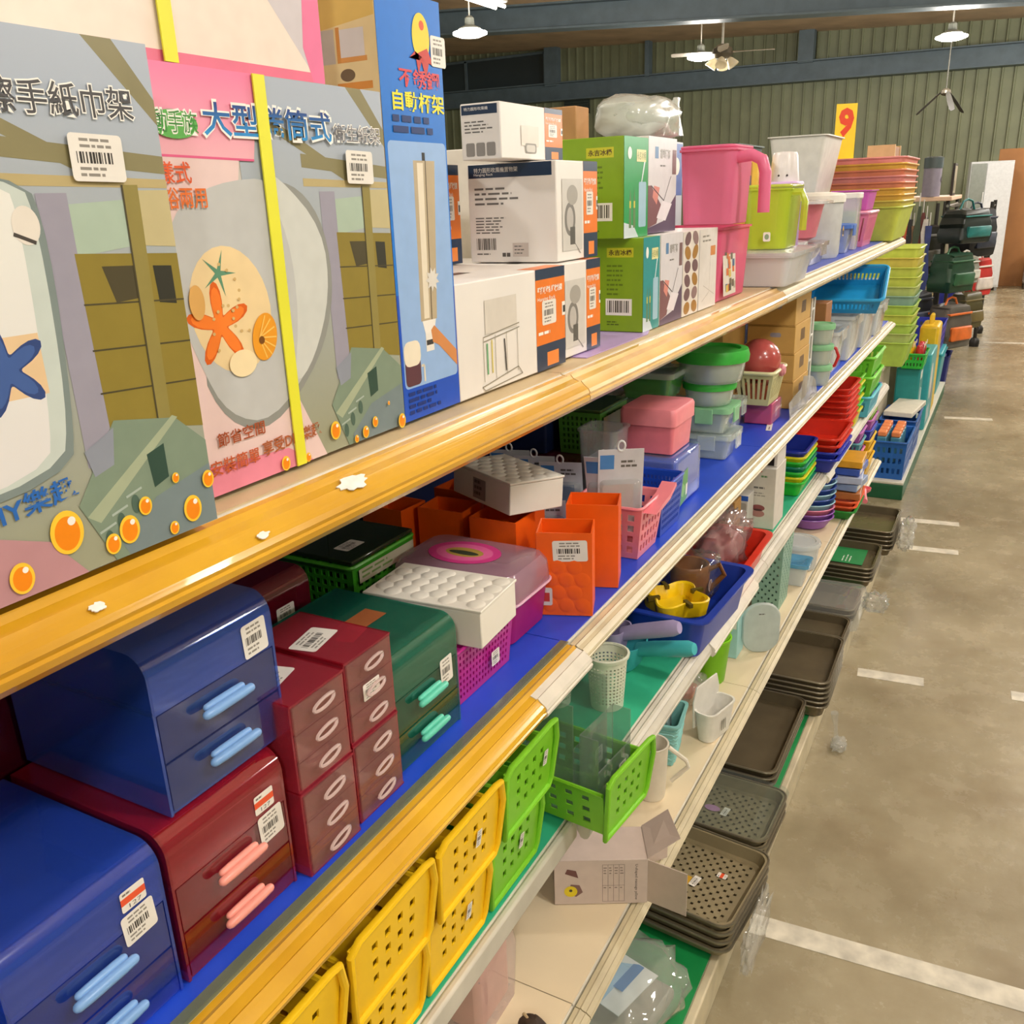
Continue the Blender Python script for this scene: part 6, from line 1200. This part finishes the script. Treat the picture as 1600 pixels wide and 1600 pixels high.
t = W('teal_case', 'teal flat case with white tag standing over the crates', 'case', -.43, 6.15, .1005); MB().box(-.12, 0, 0, .12, .14, .46).build('body', PL('#1f8a8c', .4), t, bevel=.01); p = front(.24); p.rect(40, 380, 160, 430, WHT); p.poly([(30, 60), (200, 60), (200, 300), (90, 330)], INK('#b8cfd0')); p.ell(150, 120, 40, 30, INK('#8a5a8c')); p.build('front_print', t)
t = W('teal_toy_card', 'tall teal toy card with round white picture beside the teal case', 'toy', -.395, 6.55, .1005); MB().box(-.22, 0, 0, .22, .08, .5).build('body', PL('#38a4ac', .4), t, bevel=.01); p = front(.44); p.ell(160, 300, 90, 120, INK('#d8dcd8')); p.ell(300, 200, 50, 70, INK('#6a4a7c')); p.rect(30, 40, 240, 140, INK('#9cb8c4')); p.build('front_print', t)
crate('green_crate', 'bright green basket of red and yellow packets above the teal case', -.41, 6.115, .561, .26, .14, .09, '#2cb43c', 0, 2)
for k, c in enumerate(('#c22a2c', '#e8c41c', '#b41f3c', '#e6b418', '#c8342c', '#e4cc3a')):
    t = W('toy_packet', '%s toy packet heaped in the bright green basket' % ('red', 'yellow', 'crimson', 'amber', 'scarlet', 'lemon')[k], 'packet', -.42 - (k % 2) * .06, 6.03 + (k // 2) * .085, .60, 0, 'toy packets in the green basket'); blob('bag', PL(c, .35), t, .035, .022, .05, .2, 2.4, k + 3, 0, .03, .05); MB().box(-.02, .004, .09, .02, .006, .112).build('header', PL('#e6e0d0', .4), t, smooth=False)
t = W('yellow_toy_case', 'large yellow toy case with handle beside the green basket', 'toy', -.40, 6.95, .1005); MB().box(-.16, 0, 0, .16, .12, .62).build('body', PL('#e2bc22', .4), t, bevel=.02); MB().tube([(-.05, .06, .615), (-.05, .06, .67), (.05, .06, .67), (.05, .06, .615)], .014).build('handle', PL('#e2bc22', .4), t); p = front(.32); p.rect(60, 380, 250, 540, INK('#c2a018')); p.build('panel_print', t)
for k, (y, c, nm) in enumerate(((6.36, '#b82044', 'crimson'), (6.50, '#e0d8d4', 'white'), (6.75, '#c02c30', 'red'))):
    t = W('hanging_toy_bag', '%s wrapped toy bag standing high behind the green basket' % nm, 'bag', -.55, y, .1005, 0, 'wrapped toy bags'); MB().box(-.05, 0, 0, .05, .1, .6).build('stand_block', PL('#8a8474', .6), t, bevel=.004); blob('bag', PL(c, .35), t, .06, .05, .08, .25, 2.5, k, 0, .05, .675)
t = W('aqua_storage_box', 'aqua storage box at the far end of the low stand', 'box', -.40, 7.75, .1005); tub('body', PL('#2f9aa4', .4), t, .5, .3, .3, .03, .02, .004, .01); MB().box(-.25, 0, .3005, .25, .3, .32).build('lid', PL('#3aa8b0', .4), t, bevel=.01)
crate('navy_crate', 'navy blue crate standing on the aqua storage box', -.42, 7.75, .4215, .5, .26, .2, '#1a2ca4')

# ================================================================== bag rack
t = W('bag_rack', 'steel bag rack with pale top board and hooks further along the aisle', 'rack', -.55, 9.15, 0.0)
for x in (-.6, .6):
    for y in (.0, .45): MB().tube([(x, y, 0), (x, y, 1.5)], .016).build('post', PL('#3a3a38', .4, metal=.5), t)
for y in (0, .45): MB().tube([(-.62, y, 1.46), (.62, y, 1.46)], .012).build('rail', PL('#8a8a84', .3, metal=.6), t)
MB().box(-.66, -.03, 1.5, .66, .5, 1.535).build('top_board', PL('#e6c4a8', .5), t, bevel=.006)
for k in range(9): MB().tube([(-.56 + k * .14, 0, 1.46), (-.56 + k * .14, -.05, 1.45), (-.56 + k * .14, -.055, 1.47)], .005).build('hook', PL('#b4b4b0', .3, metal=.6), t)
def bag(label, x, y, z, wd, dp, ht, h1, h2, seed, strap=.12):
    t = W('hanging_bag', label, 'bag', x, y, z, -30, 'bags hanging on the rack'); mb = MB(); L = []
    for k, (q, s_) in enumerate(((0, .9), (.03, 1.0), (.15, 1.03), (.3, 1.06), (.45, 1.0), (.6, 1.02), (.75, .94), (.9, .9), (.97, .86), (1, .7))):
        lp = []
        for i, (a, b) in enumerate(rrect(wd * s_, dp * s_, .03, 7, 0, 0)):
            n_ = noise.noise(Vector((a * 16 + seed, b * 16, q * 7 + seed))) * .035; lp.append((a + n_, b + n_ * .8, q * ht + n_ * .5 * (k > 1)))
        L.append(lp)
    mb.loft(L).build('body', PL(h1, .45, .3, 9.0), t, angle=35)
    MB().loft([[(x_ + .02 * noise.noise(Vector((x_ * 20, z_ * 20, seed))), -dp * .5 - y_, z_) for x_, z_ in rrect(wd * a_, ht * .42 * a_, .02, 4, .02, ht * .34)] for a_, y_ in ((.8, -.02), (.78, .012), (.66, .02))]).build('pocket', PL(h2, .45, .3, 9.0), t, angle=35)
    MB().prism([(-wd * .42, ht * .78), (wd * .42, ht * .78), (wd * .45, ht * .83), (-wd * .45, ht * .83)], 'y', -dp * .52, dp * .5).build('band', PL(h2, .5), t, bevel=.004)
    MB().tube([(-wd * .25, 0, ht * .97), (-wd * .15, 0, ht + strap * .8), (0, 0, ht + strap), (wd * .15, 0, ht + strap * .8), (wd * .25, 0, ht * .97)], .009, seg=6).build('strap', PL(h2, .6), t)
bag('grey and orange sports bag hanging low on the rack', -.42, 8.25, .36, .34, .2, .34, '#5a5650', '#e0702c', 1, .06)
bag('dark green bag hanging in the middle of the rack', -.45, 8.3, .80, .34, .2, .3, '#17402c', '#2a5a3c', 2, .05)
bag('black and teal shoulder bag hanging high on the rack', -.40, 8.5, 1.17, .4, .22, .26, '#12201f', '#1c6a68', 3, .08)
bag('dark brown leather look bag hanging beside the grey orange bag', -.80, 8.14, .42, .26, .16, .36, '#2a1c14', '#4a3424', 4)
bag('black backpack hanging behind the teal shoulder bag', -.36, 9.2, 1.02, .36, .22, .4, '#181a20', '#2a3040', 5, .05)
bag('red shopping bag hanging below the black backpack', -.30, 9.4, .66, .3, .14, .32, '#b82424', '#d8cfc8', 6, .04)
bag('black rucksack with silver trim hanging behind the strap goods', -.74, 8.75, .9, .34, .2, .4, '#1a1a1c', '#7a7a78', 11, .08)
bag('navy duffel bag hanging low at the back of the rack', -.76, 8.75, .40, .36, .2, .36, '#1a2238', '#38405c', 12, .1)
bag('white and grey patterned bag hanging at the rack end', -.38, 8.82, .82, .24, .14, .22, '#8a8a80', '#c8c8be', 7, .05)
bag('olive cloth bag hanging low behind the green bag', -.34, 9.0, .42, .3, .16, .3, '#4a4424', '#6a5c34', 8, .05)
for k, (c, nm) in enumerate((('#2a3a7c', 'blue'), ('#d8d4d0', 'white'), ('#6a2a24', 'dark red'), ('#3a4a34', 'moss green'), ('#8a6a4c', 'tan'), ('#1c1c20', 'black'), ('#c8502c', 'rust'), ('#c4bcb0', 'pale grey'), ('#2c4a3c', 'forest green'))):
    t = W('hanging_strap', '%s strap goods hanging in the row on the rack side' % nm, 'strap', -.64 - .03 * k, 8.18 + .015 * (k % 3), .82 + .05 * (k % 4), -80, 'strap goods hanging on the rack'); mb = MB(); L = []
    for q in range(6): wd = .018 + .008 * math.sin(q * 1.7 + k); L.append([(-wd + .006 * math.sin(q + k), 0, q * .1), (wd + .006 * math.sin(q + k), 0, q * .1), (wd + .006 * math.sin(q + k), .016, q * .1), (-wd + .006 * math.sin(q + k), .016, q * .1)])
    mb.loft(L).build('strap', PL(c, .5, .3, 20.0), t); MB().tube([(0, .008, .5), (0, .008, .56), (0, .02, .6)], .004).build('hook_loop', PL('#c8c8c4', .3), t)
t = W('metal_canister', 'grey metal canister with dark lid standing on the rack top board', 'canister', -.62, 8.55, 1.536); MB().lathe([(.07, 0), (.07, .22), (.05, .24)], cx=0, cy=.07).build('body', PL('#8a8494', .4), t); MB().lathe([(.074, .22), (.074, .3), (.05, .31)], cx=0, cy=.07).build('lid', PL('#4a5658', .4), t); p = front(.1, .002); p.ell(50, 130, 22, 26, INK('#2a2a2e')); p.ell(50, 130, 12, 15, INK('#b8b4bc')); p.build('badge', t)
t = W('framed_print', 'dark framed picture standing on the rack top board', 'picture', -.55, 9.1, 1.536); MB().box(-.16, 0, 0, .16, .02, .26).build('frame', PL('#2a2420', .5), t, bevel=.003); p = side(.32, .02); p = front(.32); p.rect(20, 20, 300, 240, INK('#a8a894')); p.rect(40, 40, 160, 120, INK('#6a7458')); p.build('picture', t)
t = W('navy_goods_bin', 'navy fabric bin on the floor under the hanging bags', 'bin', -.38, 8.28, 0.0); tub('body', PL('#1c2470', .6), t, .36, .3, .3, .03, .02, .006, .008); MB().box(-.17, .03, .2, .17, .27, .28).build('contents', PL('#2a3aa0', .5), t, bevel=.02)
# rolling cart past the rack
t = W('rolling_cart', 'dark wire rolling cart with pale sacks past the bag rack', 'cart', -.28, 11.2, 0.0)
for x in (-.5, .5):
    for y in (0, .5): MB().tube([(x, y, .08), (x, y, 1.45)], .018).build('post', PL('#2c2a26', .5, metal=.4), t); MB().lathe([(.045, 0), (.05, .03), (.05, .06), (.03, .09)], cx=x, cy=y, seg=14).build('caster', PL('#1c1a18', .5), t)
for z in (.2, .75): MB().box(-.52, -.02, z, .52, .52, z + .03).build('deck', PL('#4a463c', .5), t, bevel=.004)
for z in (.5, 1.0, 1.4): MB().tube([(-.5, 0, z), (.5, 0, z)], .01).build('rail', PL('#3a3834', .5, metal=.4), t)
for k, (x, y, z, c, nm) in enumerate(((-.30, 10.95, .785, '#c4bca8', 'cream'), (-.30, 11.4, .785, '#b0a894', 'beige'), (-.32, 11.15, .235, '#2430a4', 'blue'))):
    t = W('soft_sack', '%s stuffed sack sitting on the rolling cart' % nm, 'sack', x, y, z, 0, 'sacks on the rolling cart'); blob('sack', PL(c, .6), t, .17, .16, .2, .12, 2.2, k + 4, 0, .22, .19, flat=.05); MB().lathe([(.04, .37), (.03, .4), (.06, .43)], cx=0, cy=.22, seg=12).build('neck', PL(c, .6), t)
# far end: white cabinet, brown boards, wrapped pallet
t = W('white_cabinet', 'tall white cabinet with a grey glass door before the corrugated wall', 'cabinet', -.5, 16.6, 0.0, -82)
MB().box(-.3, 0, .05, .3, .4, 1.95).build('body', PL('#cfd2d4', .4), t, bevel=.006); MB().box(-.29, -.015, .08, -.08, -.001, 1.92).build('glass_door', PL('#8a9088', .2), t, bevel=.003); MB().box(-.07, -.015, .08, .29, -.001, 1.92).build('door', PL('#d8dadc', .35), t, bevel=.003); MB().box(-.095, -.03, 1.2, -.085, -.0155, 1.5).build('handle', PL('#f0f0f0', .3), t)
for x in (-.27, .27): MB().box(x - .02, .02, 0, x + .02, .38, .0495).build('foot', PL('#8a8a88', .4), t)
t = W('brown_board', 'large upright brown hardboard sheet leaning near the far wall', 'board', .55, 17.4, 0.0, -88); MB().box(-1.0, 0, 0, .9, .04, 2.14).build('sheet', PL('#a06c3a', .6, .15, 3.0), t, bevel=.004)
for x in (-.9, 0, .8): MB().box(x - .03, .0405, 0, x + .03, .09, 2.0).build('batten', PL('#8a5c30', .6), t, smooth=False)
t = W('wrapped_pallet', 'low film wrapped brown pallet load in front of the hardboard sheet', 'pallet', .75, 16.9, 0.0, -88); MB().box(-.6, 0, .1, .6, .35, .55).build('load', PL('#6a4430', .6), t, bevel=.01); MB().box(-.62, -.01, .09, .62, .36, .57).build('film', CL('#e6ddd4', .18, .08), t, bevel=.02)
for y in (0.0, .15, .3): MB().box(-.6, y, 0, .6, y + .08, .085).build('runner', PL('#3a2c1c', .7), t, smooth=False)
